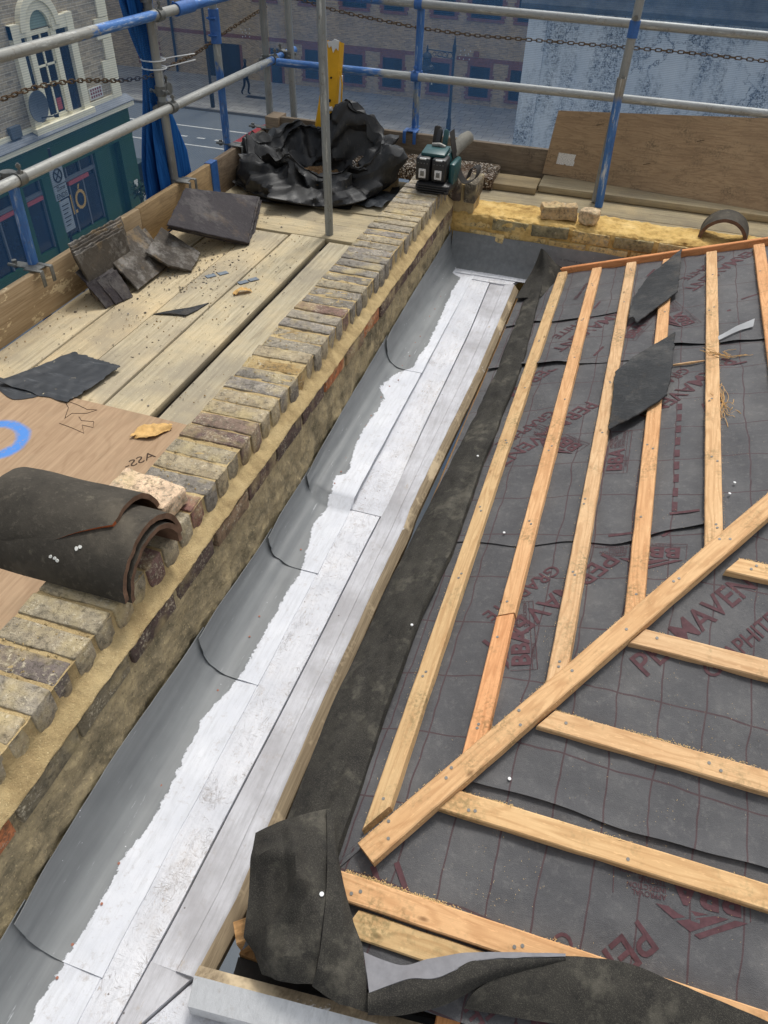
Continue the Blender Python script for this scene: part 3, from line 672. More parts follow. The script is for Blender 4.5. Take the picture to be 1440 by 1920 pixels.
# battens
def beam(name, p0, p1, w, t, n, mat, k0=0, k1=0, bow=.002, **kw):
    """batten whose top face centre line runs p0-p1; n is the upward normal; k0,k1 skew the end cuts"""
    p0, p1, n = Vector(p0), Vector(p1), Vector(n).normalized(); L = (p1-p0).length; X = (p1-p0)/L; Y = n.cross(X).normalized(); Z = X.cross(Y)
    N = max(6, int(L/.05)); V = []; F = []; b = min(.003, t*.15); sd_ = random.uniform(0, 90)
    sec = [(-w/2+b, 0), (w/2-b, 0), (w/2, -b), (w/2, -t), (-w/2, -t), (-w/2, -b)]; m = 6
    for i in range(N+1):
        x = L*i/N
        for (yy, zz) in sec:
            s0 = (1-i/N); xx = x+k0*yy*(s0 if i < N/2 else 0)*(1 if i == 0 else max(0, 1-i*.5))+k1*yy*(1 if i == N else max(0, 1-(N-i)*.5))
            e = .0016*nz(xx*12+sd_, yy*40, zz*40)
            V.append((xx, yy+e+bow*math.sin(3*i/N+sd_), zz+.0012*nz(xx*15+sd_, yy*50, 5)))
    for i in range(N):
        for j in range(m): F.append((i*m+j, (i+1)*m+j, (i+1)*m+(j+1) % m, i*m+(j+1) % m))
    F += [tuple(range(m)), tuple(reversed([N*m+j for j in range(m)]))]
    Mx = Matrix(((X.x, Y.x, Z.x, p0.x), (X.y, Y.y, Z.y, p0.y), (X.z, Y.z, Z.z, p0.z), (0, 0, 0, 1)))
    o = ob(name, mesh(name, V, F, 30), Mx, mat=mat, **kw); return o
nm = Vector((-.324, 0, 1)); nh = Vector((0, -.219, 1))
def tb(x): return -.257+.324*x
def hb(y): return -.34+.219*(y-.753)
nailh = mesh('nail', *tube([(0, 0, -.0005), (0, 0, .0012)], .0042, 8)); M['nail'] = plain('nail_head', c(120, 118, 112), .5, .5, .2); M['clout'] = plain('white_nail_cap', c(214, 216, 216), .5, .4, .06)
def nails(o, L, st=.4, x0=.05, w=.012):
    Mw = WM[o.name]; x = x0
    while x < L-.02:
        for k in range(random.choice((1, 2))):
            P = Mw @ Matrix.Translation((x+k*random.uniform(.01, .03), random.uniform(-w, w), 0)); ob('nail', nailh, P, parent=o, mat=M['nail'])
        x += st*random.uniform(.85, 1.1)
pine = (.97, .96, .95); red = (1.02, .82, .7); dull = (.86, .87, .80); pale = (1.0, .97, .92)
BT = [(-.2355, .82, 4.09, dull, 'first batten from the gutter, greenish with mould, beside the felt strip'),
      (-.0605, 1.50, 4.08, (.99, .88, .79), 'second batten from the gutter, upper long piece of the spliced pair'),
      (.108, 1.265, 4.085, pine, 'third batten from the gutter, pale plain timber touching both slates'),
      (.2795, 1.545, 4.06, (1.0, .87, .77), 'fourth batten from the gutter, strong red grain, passing under both slates'),
      (.475, 1.835, 4.075, pale, 'fifth batten from the gutter, smooth orange timber with a straw tuft at its side'),
      (.682, 2.13, 4.08, red, 'sixth batten from the gutter, reddish, at the right edge of the photo'),
      (.875, 2.42, 4.08, pine, 'seventh batten from the gutter, just outside the right edge'),
      (1.07, 2.72, 4.08, pale, 'eighth batten from the gutter, well beyond the right edge')]
for i, (x, y0, y1, tint, lab) in enumerate(BT):
    o = beam('roof_batten', (x, y0, tb(x)), (x, y1, tb(x)), .05, .0265, nm, M['batten'], k0=(-1.4 if i != 1 else -.3), color=tint, label='timber '+lab, cat='batten', group='roof battens')
    nails(o, y1-y0)
o = beam('roof_batten', (-.055, 1.048, tb(-.055)), (-.0595, 1.494, tb(-.06)), .05, .0265, nm, M['batten'], k0=-1.4, k1=-.3, color=(1.02, .78, .65), label='short red stained timber batten spliced to the foot of the second batten', cat='batten', group='roof battens'); nails(o, .45, .36)
# hip batten
ha, hb_ = Vector((-.232, .733, -.331)), Vector((1.35, 3.08, .185))
o = beam('hip_batten', ha, hb_, .058, .03, Vector((-.16, -.11, 1)), M['batten'], bow=0, color=(.96, .9, .82), label='long diagonal hip batten nailed over the ends of all the roof battens', cat='batten'); nails(o, 2.8, .23, .06, .02)
HB = [(1.762, .53, (1.04, 1, .9), 'top batten of the hip slope, a short stub at the right edge'),
      (1.458, .298, pine, 'second batten from the top of the hip slope, crossing the big maroon lettering'),
      (1.165, .105, pale, 'third batten from the top of the hip slope, with a pale end'),
      (.905, -.078, (1.0, .98, .88), 'fourth batten from the top of the hip slope, mouldy at its left end'),
      (.660, -.285, (1.01, .9, .8), 'lowest full batten of the hip slope, clean orange, edged with sawdust')]
for i, (y, x, tint, lab) in enumerate(HB):
    xe = 1.5; th = .012 if i == 4 else (.006 if i == 3 else 0)
    o = beam('roof_batten', (x, y, hb(y)), (xe, y+th*2, hb(y+th*2)), .056, .0265, nh, M['batten'], k0=.68 if i < 4 else .3, color=tint, label='timber '+lab, cat='batten', group='roof battens'); nails(o, xe-x, .36)
o = beam('roof_batten', (-.22, .603, hb(.603)-.012), (1.5, .628, hb(.62)-.012), .055, .0265, nh, M['batten'], k0=.4, color=(.86, .88, .78), label='mouldy timber batten tucked below the lowest clean batten of the hip slope', cat='batten', group='roof battens')
# verge board along the far end
beam('verge_board', (-.345, 4.118, tb(-.345)+.012), (1.5, 4.118, tb(1.5)+.012), .024, .07, nm, M['batten'], color=(1.0, .66, .5), label='thin red timber verge board closing the far ends of the battens', cat='board')
# rafters, and near-black boards whose colour paints in the darkness of the roof space
rf = thing('roof_frame', (.3, 2, -.9), 'rafters and tarred joists in the dark gap under the roof edge', 'roof frame')
def part_beam(name, p0, p1, w, t, n, mat, parent, color=(1, 1, 1)):
    return beam(name, p0, p1, w, t, n, mat, parent=parent, color=color)
for i in range(9):
    y = .62+i*.42
    xe = min(1.5, (y-.753)/1.482-.40)
    if y > .9: part_beam('rafter', (-.466 if i == 1 else -.405, y, zm(-.466 if i == 1 else -.405, y)-.034), (xe, y, zm(xe, y)-.034), .05, .1, nm, M['batten'], rf, (1.05, .72, .52))
for i in range(5):
    x = .035+i*.4
    part_beam('rafter', (x, .44, zh(x, .44)-.038), (x, min(1.4, yhip(x)-.12), zh(x, min(1.4, yhip(x)-.12))-.038), .052, .1, nh, M['batten'], rf, (1.1, .78, .56))
part_beam('joist', (-.455, .475, -.535), (1.2, .72, -.535), .045, .1, (0, 0, 1), M['creosote'], rf)
part_beam('rafter', (-.47, .52, -.455), (.1, .92, -.36), .05, .1, (0, 0, 1), M['rough'], rf, (1.05, .85, .7))
part_beam('wall_plate', (-.42, .5, -.52), (-.42, 4.1, -.5), .07, .05, (0, 0, 1), M['rough'], rf, (.6, .5, .42))
wob('dark_void_boards', *box(-.45, 1.5, .3, 4.2, -.80, -.78), parent=rf, mat=M['dark'])
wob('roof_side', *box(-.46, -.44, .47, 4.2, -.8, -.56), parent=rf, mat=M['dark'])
# white board edging the return gutter
def wboard():
    d = Vector((.995, .098, 0)); nrm = Vector((-.098, .995, 0)); s = Vector((-.512, .414, -.448)); L = 1.6
    V = []; N = 40
    for i in range(N+1):
        p = s+d*(L*i/N); w = .0015*nz(i*.7)
        V += [p-nrm*.052+Vector((0, 0, -.034)), p-nrm*.002+Vector((0, 0, w)), p+nrm*.022+Vector((0, 0, -.012+w)), p+nrm*.022+Vector((0, 0, -.07)), p-nrm*.052+Vector((0, 0, -.09))]
    F = [(i*5+j, (i+1)*5+j, (i+1)*5+(j+1) % 5, i*5+(j+1) % 5) for i in range(N) for j in range(5)]+[tuple(reversed(range(5))), tuple(N*5+j for j in range(5))]
    o = wob('gutter_edge_board', V, F, smooth=25, mat=None, label='white primed timber board edging the short return gutter in the near corner', cat='board')
    o.data.materials.append(M['whitew']); o.data.materials.append(M['edge'])
    for p in o.data.polygons:
        if p.index < N*5 and p.index % 5 in (1, 2) or p.index >= N*5: p.material_index = 1
wboard()
# felt strip folded back along the gutter edge
FL = [(.7, -.45), (.8, -.458), (1.13, -.469), (1.7, -.458), (2.2, -.428), (3.03, -.388), (3.6, -.392), (4.1, -.40)]
FR = [(.73, -.292), (1.2, -.304), (1.49, -.306), (1.79, -.28), (2.27, -.286), (3.1, -.272), (3.82, -.313), (4.1, -.33)]
def felt(u, v):
    y = .70+3.36*v; a = interp(y, FL)+.004*nz(y*6, 1); b = interp(y, FR)+.005*nz(y*5, 2); x = a+(b-a)*u
    puff = .022*math.sqrt(max(0, 1-abs(2*u-1)**3))
    lift = .012*max(0, nz(y*2.2, 8))*u+.010*nz(x*14, y*3)+.006*nz(x*34, y*12)+.012*abs(nz(x*18, y*6, 4))-.007*abs(nz(x*9+y*5, y*9, 6))
    edge = -.012 if u > .999 else 0
    return (x, y, zm(x, y)-.012*(1-u)+.012+puff+lift+edge+.03*max(0, (y-3.8)/.3)*u)
NU, NV = 24, 220
sv, sf = shell(*grid(felt, NU, NV), NU, NV, .003)
fs = wob('felt_strip', sv, sf, smooth=60, mat=M['felt'], label='long black felt strip folded back along the gutter edge of the roof', cat='felt')
sv, sf = shell(*cpatch([[(-.439, 3.808, -.4), (-.401, 4.13, -.36), (-.378, 4.15, -.25)], [(-.371, 3.801, -.38), (-.329, 3.992, -.34), (-.359, 4.118, -.24)], [(-.312, 3.824, -.375), (-.267, 4.027, -.36), (-.291, 4.117, -.3)], [(-.30, 3.96, -.385), (-.24, 4.12, -.345), (-.244, 4.12, -.325)]], 16, 20, .004), 16, 20, .003)
wob('folded_peak', sv, sf, smooth=60, mat=M['felt'], parent=fs)
FLAP_A = [[(-0.489, 0.696, -0.345), (-0.441, 0.739, -0.335), (-0.392, 0.771, -0.33), (-0.344, 0.806, -0.335)], [(-0.467, 0.628, -0.335), (-0.416, 0.659, -0.298), (-0.373, 0.667, -0.300), (-0.311, 0.716, -0.325)], [(-0.443, 0.555, -0.36), (-0.389, 0.586, -0.345), (-0.335, 0.6, -0.285), (-0.286, 0.636, -0.322)], [(-0.43, 0.501, -0.40), (-0.379, 0.527, -0.345), (-0.332, 0.536, -0.335), (-0.266, 0.558, -0.315)], [(-0.401, 0.488, -0.42), (-0.357, 0.466, -0.375), (-0.32, 0.481, -0.345), (-0.255, 0.505, -0.34)], [(-0.366, 0.453, -0.42), (-0.323, 0.448, -0.4), (-0.286, 0.452, -0.39), (-0.249, 0.459, -0.38)]]
FLAP_B = [[(-0.35, 0.794, -0.325), (-0.333, 0.791, -0.33), (-0.296, 0.712, -0.345)], [(-0.303, 0.678, -0.314), (-0.279, 0.67, -0.325), (-0.255, 0.648, -0.345)], [(-0.274, 0.593, -0.311), (-0.24, 0.59, -0.325), (-0.208, 0.582, -0.345)], [(-0.257, 0.529, -0.317), (-0.214, 0.534, -0.335), (-0.175, 0.548, -0.35)], [(-0.249, 0.478, -0.336), (-0.196, 0.483, -0.35), (-0.151, 0.503, -0.365)], [(-0.251, 0.456, -0.378), (-0.186, 0.442, -0.385), (-0.127, 0.449, -0.39)]]
flap = thing('felt_flap', (-.32, .58, -.42), 'large folded corner flap of black felt at the foot of the hip', 'felt')
def crease(rows, nu, nv, amp, seed, sgn=1):
    v, f = cpatch(rows, nu, nv, amp, 18, lin)
    for p in v:
        t = abs(((p.x*1.0+p.y*.45)*9+seed) % 1-.5)+.6*abs(((p.x*.3-p.y)*7+seed*2) % 1-.5)
        p.z += .016*t*sgn+.007*nz(p.x*22, p.y*16, seed)
        for (ax, ay, bx, by, hh) in ((-.41, .72, -.335, .60, .014), (-.335, .60, -.375, .47, .016), (-.46, .64, -.37, .655, .010), (-.27, .70, -.20, .47, .008)):
            dx, dy = bx-ax, by-ay; L2 = dx*dx+dy*dy; tt = max(0, min(1, ((p.x-ax)*dx+(p.y-ay)*dy)/L2)); d_ = math.hypot(p.x-ax-dx*tt, p.y-ay-dy*tt); p.z += hh*max(0, 1-d_/.022)
    return v, f
sv, sf = shell(*crease(FLAP_A, 40, 60, .004, .3), 40, 60, .003); wob('felt_fold', sv, sf, smooth=40, mat=M['felt'], parent=flap)
sv, sf = shell(*crease(FLAP_B, 24, 60, .003, .7), 24, 60, .003); wob('felt_fold', sv, sf, smooth=40, mat=M['felt'], parent=flap)
ob('nail', mesh('nail', *tube([(0, 0, -.001), (0, 0, .0022)], .005, 12)), Matrix.Translation((-.287, .605, -.302)), parent=flap, mat=M['clout'])
LIP = [[(-0.17, 0.547, -0.37), (-0.088, 0.544, -0.36), (-0.031, 0.573, -0.352), (0.051, 0.609, -0.34), (0.129, 0.633, -0.335), (0.237, 0.666, -0.333)], [(-0.148, 0.504, -0.36), (-0.076, 0.529, -0.352), (-0.025, 0.553, -0.345), (0.037, 0.586, -0.336), (0.12, 0.623, -0.332), (0.237, 0.663, -0.331)], [(-0.133, 0.473, -0.35), (-0.066, 0.519, -0.345), (-0.016, 0.535, -0.338), (0.02, 0.56, -0.333), (0.068, 0.597, -0.33), (0.237, 0.66, -0.33)]]
ROLL = [[(-0.136, 0.473, -0.352), (-0.066, 0.519, -0.347), (-0.016, 0.535, -0.34), (0.02, 0.56, -0.335), (0.068, 0.598, -0.332), (0.237, 0.663, -0.333)], [(-0.13, 0.455, -0.352), (-0.061, 0.49, -0.345), (0.008, 0.522, -0.338), (0.055, 0.555, -0.333), (0.114, 0.595, -0.332), (0.239, 0.657, -0.338)], [(-0.125, 0.442, -0.37), (-0.058, 0.464, -0.37), (0.015, 0.506, -0.37), (0.071, 0.554, -0.37), (0.131, 0.591, -0.37), (0.245, 0.654, -0.37)]]
FELT_BIG = [[(0.19, 0.65, -0.338), (0.28, 0.676, -0.336), (0.362, 0.691, -0.336), (0.486, 0.685, -0.338), (0.642, 0.675, -0.342), (0.76, 0.659, -0.345), (1.4, .62, -.36)], [(0.08, 0.559, -0.36), (0.184, 0.597, -0.355), (0.31, 0.632, -0.35), (0.459, 0.632, -0.35), (0.604, 0.624, -0.355), (0.722, 0.601, -0.36), (1.4, .58, -.37)], [(0.058, 0.523, -0.4), (0.177, 0.54, -0.39), (0.304, 0.562, -0.39), (0.442, 0.56, -0.39), (0.593, 0.556, -0.39), (0.713, 0.545, -0.4), (1.4, .54, -.41)]]
fr = thing('turned_back_felt', (.2, .56, -.42), 'loose edge of membrane and black felt turned back along the bottom of the hip slope', 'felt')
for nm_, P, mt in (('membrane_lip', LIP, M['lip']), ('felt_roll', ROLL, M['felt']), ('felt_sheet', FELT_BIG, M['felt'])):
    sv, sf = shell(*cpatch(P, 60, 18, .004), 60, 18, .002); wob(nm_, sv, sf, smooth=60, mat=mt, parent=fr)
# white nail caps through the membrane
cap = mesh('nail_cap', *tube([(0, 0, -.001), (0, 0, .0015)], .0042, 12))
CAPS = [(-.32, 1.42, .05), (.536, 2.122, .02), (.52, 2.061, .02), (-.135, 1.885, .012), (-.25, 1.84, .01), (.049, 1.002, .012), (-.315, 2.3, .05)]
for i, (x, y, d) in enumerate(CAPS):
    zz = (fh(x, y) if y < yhip(x) else fm(x, y))+d
    ob('nail_cap', cap, Matrix.Translation((x, y, zz)), mat=M['clout'], parent=(fs if d == .05 else (hU if y < yhip(x) else (mA if y < 1.95 else mB))))
# two slates lying across the battens
def slate(name, pts, th, mat, label, cat, group=None, jit=.006, sub=6, parent=None, seed=0, color=None):
    pts = [Vector(p) for p in pts]; m = len(pts); n = Vector((0, 0, 0))
    for i in range(m): n += (pts[i]-pts[0]).cross(pts[(i+1) % m]-pts[0])
    n.normalize()
    if n.z < 0: pts.reverse(); n = -n
    out = []
    for i in range(m):
        a, b = pts[i], pts[(i+1) % m]; e = (b-a); s = n.cross(e).normalized()
        k = max(2, int(e.length/.02))
        for j in range(k):
            p = a+e*(j/k); w = 0 if j == 0 else 1
            out.append(p+s*(jit*nz(p.x*45+seed, p.y*45, p.z*45)+jit*.5*abs(nz(p.x*120, p.y*120, seed)))*w)
    cen = sum(out, Vector())/len(out); N = len(out)
    V = list(out)+[cen+(p-cen)*.985+n*0 for p in out]+[p-n*th for p in out]; 
    for i in range(N): V[i] = out[i]-n*th*.35
    V += [cen+(p-cen)*.5+n*.001*nz(p.x*30, p.y*30) for p in out]+[cen, cen-n*th]
    F = []
    for i in range(N):
        j = (i+1) % N
        F += [(i, j, N+j, N+i), (N+i, N+j, 3*N+j, 3*N+i), (3*N+i, 3*N+j, 4*N), (2*N+i, 2*N+j, j, i), (2*N+j, 2*N+i, 4*N+1)]
    return wob(name, V, F, smooth=30, mat=mat, label=label, cat=cat, group=group, parent=parent, color=color)
slate('loose_slate', [(0.338, 4.127, -0.127), (0.332, 3.598, -0.130), (0.174, 3.311, -0.181), (0.153, 3.377, -0.188), (0.136, 3.36, -0.193), (0.141, 3.589, -0.191), (0.196, 3.822, -0.173)], .006, M['slate'], 'dark roof slate with a damp ring lying on the battens near the verge board', 'slate', 'slates lying on the battens')
slate('loose_slate', [(0.332, 3.175, -0.128), (0.33, 2.871, -0.129), (0.319, 2.657, -0.133), (0.225, 2.526, -0.163), (0.132, 2.435, -0.193), (0.119, 2.869, -0.197), (0.178, 2.984, -0.178)], .007, M['slate'], 'larger dark roof slate with a flaking edge lying on the battens, nearer the hip', 'slate', 'slates lying on the battens', seed=4)
# straw tufts, paper strip, splinter
M['lipw'] = plain('torn_white_backing', c(176, 178, 180), .8, .2, .08)
M['straw'] = plain('straw', c(196, 160, 110), .9, .1, .2)
def straw(x, y, n_, sp, lab):
    P = []
    for i in range(n_):
        a = random.uniform(0, 6.28); l = random.uniform(.03, .09); p = Vector((x, y, fm(x, y)+.012)); pts = [p]
        for k in range(7):
            a += random.uniform(-.9, .9); p = p+Vector((math.cos(a)*l/7*sp[0], math.sin(a)*l/7*sp[1], random.uniform(-.004, .006))); p.z = max(p.z, fm(p.x, p.y)+.009); pts.append(p)
        P.append(tube(pts, .0011, 4))
    wob('straw_tuft', *join(P), mat=M['straw'], label=lab, cat='straw')
straw(.512, 2.62, 26, (.8, 2.2), 'curly tuft of straw fibre caught beside the fifth batten'); straw(.54, 2.97, 16, (1.5, 1), 'flat wisp of straw fibre lying by the fifth batten above the tuft')
wob('splinter', *tube([(.326, 2.939, fm(.326, 2.94)+.012), (.40, 2.945, fm(.4, 2.94)+.014), (.452, 2.955, fm(.45, 2.95)+.012)], [.004, .006, .003], 6), mat=M['batten'], label='thin timber splinter between the fourth and fifth battens', cat='splinter')
sv, sf = shell(*cpatch([[(.497, 3.10, fm(.497, 3.1)+.02), (.56, 3.163, fm(.56, 3.163)+.018), (.628, 3.205, fm(.628, 3.205)+.018)], [(.497, 3.125, fm(.497, 3.125)+.03), (.56, 3.185, fm(.56, 3.18)+.034), (.630, 3.245, fm(.63, 3.24)+.034)]], 12, 4, .003), 12, 4, .001)
wob('torn_strip', sv, sf, smooth=60, mat=M['lipw'], label='white torn edge of membrane backing between the fifth and sixth battens', cat='strip')
# sawdust swept along the battens
V, F = [], []
def dust(x, y, z, s):
    a = random.uniform(0, 6.28); n0 = len(V); l, w = s*random.uniform(.6, 2.4), s*random.uniform(.3, .7)
    for dx, dy, dz in ((-l, -w, 0), (l, -w, 0), (l*.6, w, 0), (0, 0, w)): V.append((x+dx*math.cos(a)-dy*math.sin(a), y+dx*math.sin(a)+dy*math.cos(a), z+dz))
    F.extend([(n0, n0+1, n0+3), (n0+1, n0+2, n0+3), (n0+2, n0, n0+3)])
for (y, x, tint, lab) in HB:
    for cl in range(11):
        cx = x+.02+random.random()**1.5*.85; wd_ = random.uniform(.008, .06)
        for i in range(random.choice((60, 120, 260, 420))):
            px = random.gauss(cx, wd_); py = y+.028+abs(random.gauss(0, .006)); 
            if px > x+.02: dust(px, py, fh(px, py)+.008+random.random()**2*.024*max(0, 1-(py-y-.028)/.012), .0015)
for i in range(1800):
    x = random.uniform(-.2, .9); y = random.uniform(.6, min(yhip(x), 2)); s = nz(x*6, y*6, 4)
    if s > .05: dust(x, y, fh(x, y)+.007, .0009)
for i in range(800):
    x = random.uniform(-.27, .7); y = random.uniform(yhip(x), yhip(x)+1.2)
    if nz(x*5, y*5, 9) > .1: dust(x, y, fm(x, y)+.011, .001)
for (x, y0, y1, tint, lab) in BT[:6]:
    for i in range(260):
        yy = random.uniform(y0, y1); sgn_ = random.choice((-1, 1)); dust(x+sgn_*(.026+random.random()*.002), yy, tb(x+sgn_*.026)-random.random()*.006, .0011)
for i in range(900):
    t = random.random(); p = ha.lerp(hb_, t); q = Vector((.83, -.56, 0))*random.choice((-.031, .031)); dust(p.x+q.x, p.y+q.y, p.z-.003-random.random()*.008, .0013)
M['saw'] = plain('sawdust', c(212, 182, 128), .95, .05, .15)
wob('sawdust', V, F, mat=M['saw'], kind='stuff', label='pale sawdust swept along the upper edges of the hip slope battens', cat='sawdust')

# ================================================================== SCAFFOLD DECK
D = -.37
deck = thing('scaffold_deck', (-1.9, 2.8, -.41), 'dusty timber scaffold boards laid beside the outer face of the brick parapet', 'scaffold deck')
def plank(name, x0, x1, y0, y1, z, th, parent, mat, along='y', color=None, tilt=0, **k):
    """board with rounded edges; local x follows the grain"""
    L, W = (y1-y0, x1-x0) if along == 'y' else (x1-x0, y1-y0)
    v, f = rbox(L, W, th, .005, max(4, int(L/.15)), 2, 1)
    v = [(p[0], p[1]+.002*nz(p[0]*3, x0*9), p[2]+.0025*nz(p[0]*4, p[1]*9, x0*7+y0)) for p in v]
    Mx = Matrix.Translation(((x0+x1)/2, (y0+y1)/2, z-th/2)) @ Matrix.Rotation(math.pi/2 if along == 'y' else 0, 4, 'Z') @ Matrix.Rotation(tilt, 4, 'X')
    return ob(name, mesh(name, v, f, 35), Mx, parent=parent, mat=mat, color=color or (1, 1, 1), **k)
XB = [(-2.545, -2.325, 0), (-2.316, -2.096, -.002), (-2.089, -1.871, .002), (-1.862, -1.646, 0), (-1.609, -1.376, -.003), (-1.366, -1.18, 0)]
tints = [(1, 1, 1), (1.03, 1.01, .98), (.97, .98, 1), (.98, 1, 1.02), (.9, .93, .98), (.92, .94, .96)]
for i, (a, b, dz) in enumerate(XB): plank('plank', a, b, .2+.06*i, 4.10+(.02 if i % 2 else -.01), D+dz, .038, deck, M['deck'], color=tints[i])
for i in range(5):
    y = 4.125+i*.229; plank('plank', -2.55, -1.18, y, y+.222, D-.004*(i % 2), .038, deck, M['deck'], 'x', color=(.97, .96, .93))
for x in (-2.2, -1.4): pass
plank('gap_backing', -2.55, -1.18, .2, 5.3, -.95, .04, deck, M['toegrey'], color=(.6, .6, .6))  # darkened board added under the deck so the gap between planks looks dark
wob('transom', *tube([(-2.8, 4.14, -.437), (-1.1, 4.14, -.437)], .0242, 16), smooth=60, parent=deck, mat=M['galv'])
wob('transom', *tube([(-2.8, 2.0, -.437), (-1.1, 2.0, -.437)], .0242, 16), smooth=60, parent=deck, mat=M['galv'])
# far deck beyond the rear parapet
fd = thing('rear_scaffold_deck', (.6, 4.9, -.29), 'timber scaffold boards behind the ochre rear parapet', 'scaffold deck')
for i in range(4):
    y = 4.585+i*.228; plank('plank', -1.15, 2.6, y, y+.222, -.25, .038, fd, M['deck'], 'x', color=(.88, .86, .82))
plank('loose_plank', -.545, 2.6, 5.045, 5.27, -.205, .04, None, M['deck'], 'x', color=(.74, .72, .69), label='long loose scaffold board lying under the leaning plywood behind the rear parapet', cat='board')
plank('loose_plank', -.98, -.552, 4.985, 5.2, -.208, .04, None, M['deck'], 'x', color=(.62, .57, .5), label='short loose board end beside the brick pier and the pebbly slab', cat='board')
# toe boards
def vplank(name, x0, x1, y0, y1, z0, z1, along, mat, color, label, group='toe boards of the scaffold'):
    L, T = (y1-y0, x1-x0) if along == 'y' else (x1-x0, y1-y0); H = z1-z0
    v, f = rbox(L, H, T, .004, max(4, int(L/.15)), 2, 1)
    v = [(p[0], p[1]+.003*nz(p[0]*3, x0), p[2]+.003*nz(p[0]*2.2, p[1]*9, x0)) for p in v]
    Mx = Matrix.Translation(((x0+x1)/2, (y0+y1)/2, (z0+z1)/2)) @ Matrix.Rotation(math.pi/2 if along == 'y' else 0, 4, 'Z') @ Matrix.Rotation(math.pi/2, 4, 'X')
    return ob(name, mesh(name, v, f, 35), Mx, mat=mat, color=color, label=label, cat='toe board', group=group)
g = G('paint_splashed_board'); v = g.co(); st = g.noise(g.n('Mapping', {0: v, 3: (4, 90, 90)}).outputs[0], 1., 6, .7)
col = g.ramp(st, [(.25, c(130, 110, 84)), (.5, c(160, 138, 108)), (.75, c(184, 164, 134))])
f_ = g.noise(g.n('Mapping', {0: v, 3: (1, 2, 2)}).outputs[0], 5, 5, .75); col = g.mix(g.step(f_, .575, .60), col, c(206, 186, 150))
M['toesplash'] = g.out(col, .85, g.bump(g.ma('ADD', st, g.step(f_, .6, .66)), .5, .002), .2)
vplank('toe_board', -2.583, -2.548, .3, 3.62, D, -.150, 'y', M['toesplash'], (1, 1, 1), 'paint splashed timber toe board along the left edge of the deck by the slates')
vplank('toe_board', -2.585, -2.55, 3.625, 4.52, D, -.15, 'y', M['toe'], (1.1, 1.05, .95), 'clean brown timber toe board behind the neat slate stack')
vplank('toe_board', -2.58, -2.545, 4.525, 5.36, D, -.148, 'y', M['toegrey'], (1.3, 1.25, 1.2), 'grey timber toe board at the far left corner behind the black polythene')
wob('painted_end', *box(-2.589, -2.541, 4.45, 4.53, D, -.146), mat=M['bluesteel'], label='blue painted steel plate at the joint of the left toe boards', cat='plate')
vplank('toe_board', -2.44, .2, 5.30, 5.338, -.25, -.062, 'x', M['toegrey'], (1, 1, 1), 'dark weathered toe board across the far side behind the tool')
vplank('toe_board', -2.54, -2.44, 5.27, 5.42, D, -.06, 'x', M['toegrey'], (1.5, 1.45, 1.4), 'pale toe board end grain at the far left corner')
# tubes
def pole(name, p0, p1, mat, label, cat='scaffold pole', group='scaffold poles', r=.02415):
    p0, p1 = Vector(p0), Vector(p1); L = (p1-p0).length; X = (p1-p0).normalized(); Y = X.orthogonal().normalized(); Z = X.cross(Y)
    v, f = tube([(i*L/12, 0, 0) for i in range(13)], r, 24, caps=False)
    w, h = tube([(L, 0, 0), (.0, 0, 0)], r*.86, 24, caps=False); v2, f2 = join([(v, f), (w, h)])
    n = len(v); f2 += [(k, (k+1) % 24, n+24+(24-(k+1)) % 24, n+24+(24-k) % 24) for k in range(24)] if False else []
    # annular ends
    ring = lambda a, b, fl: [((a+k, a+(k+1) % 24, b+(k+1) % 24, b+k) if fl else (a+k, b+k, b+(k+1) % 24, a+(k+1) % 24)) for k in range(24)]
    v2 = list(v)+[(0, p[1]*.86, p[2]*.86) for p in v[:24]]+[(L, p[1]*.86, p[2]*.86) for p in v[-24:]]+[(.05, p[1]*.86, p[2]*.86) for p in v[:24]]+[(L-.05, p[1]*.86, p[2]*.86) for p in v[-24:]]
    f2 = list(f)+ring(0, n, 0)+ring(n-24, n+24, 1)+ring(n, n+48, 0)+ring(n+24, n+72, 1)+[tuple(range(n+48, n+72)), tuple(range(n+72, n+96))]
    Mx = Matrix(((X.x, Y.x, Z.x, p0.x), (X.y, Y.y, Z.y, p0.y), (X.z, Y.z, Z.z, p0.z), (0, 0, 0, 1)))
    return ob(name, mesh(name, v2, f2, 60), Mx, mat=mat, label=label, cat=cat, group=group)
PL = {}
def P_(k, *a, **q): PL[k] = pole('scaffold_pole', *a, **q)
P_('a', (-2.648, 2.72, -3), (-2.605, 2.80, .27), tubeblue('blue_tube', c(150, 150, 146), [(-1, 9)], .1), 'blue scaffold pole at the left edge of the photo in front of the pub window')
P_('b', (-2.60, 4.10, -3), (-2.603, 4.10, 1.6), M['galv'], 'galvanised scaffold pole wrapped in gathered blue netting')
P_('c', (-2.625, 4.854, -3), (-2.64, 4.86, 1.6), tubeblue('tube_blue_foot', c(158, 160, 156), [(2.5, 3.3)], .5), 'scaffold pole with a blue joint sleeve, second right of the gathered netting')
P_('d', (-2.598, 5.487, -3), (-2.61, 5.50, 1.6), M['galv'], 'pale galvanised scaffold pole at the far corner nearest the toe board end')
P_('e', (-2.46, 5.64, -3), (-2.50, 5.66, 1.6), M['galv'], 'rusty grey scaffold pole standing outermost at the far corner behind the railing end')
P_('f', (-1.478, 5.395, -3), (-1.475, 5.395, 1.6), tubeblue('tube_blue_mid', c(140, 150, 158), [(2.6, 3.05), (3.2, 3.75)], .7), 'scaffold pole on the far side directly left of the street lamp')
P_('g', (-1.637, 4.187, -.9), (-1.677, 4.187, 1.5), tubeblue('grey_tube_blue_top', c(150, 154, 154), [(1.93, 9)], .2), 'foreground scaffold pole rising through the gap in the deck, blue at its top')
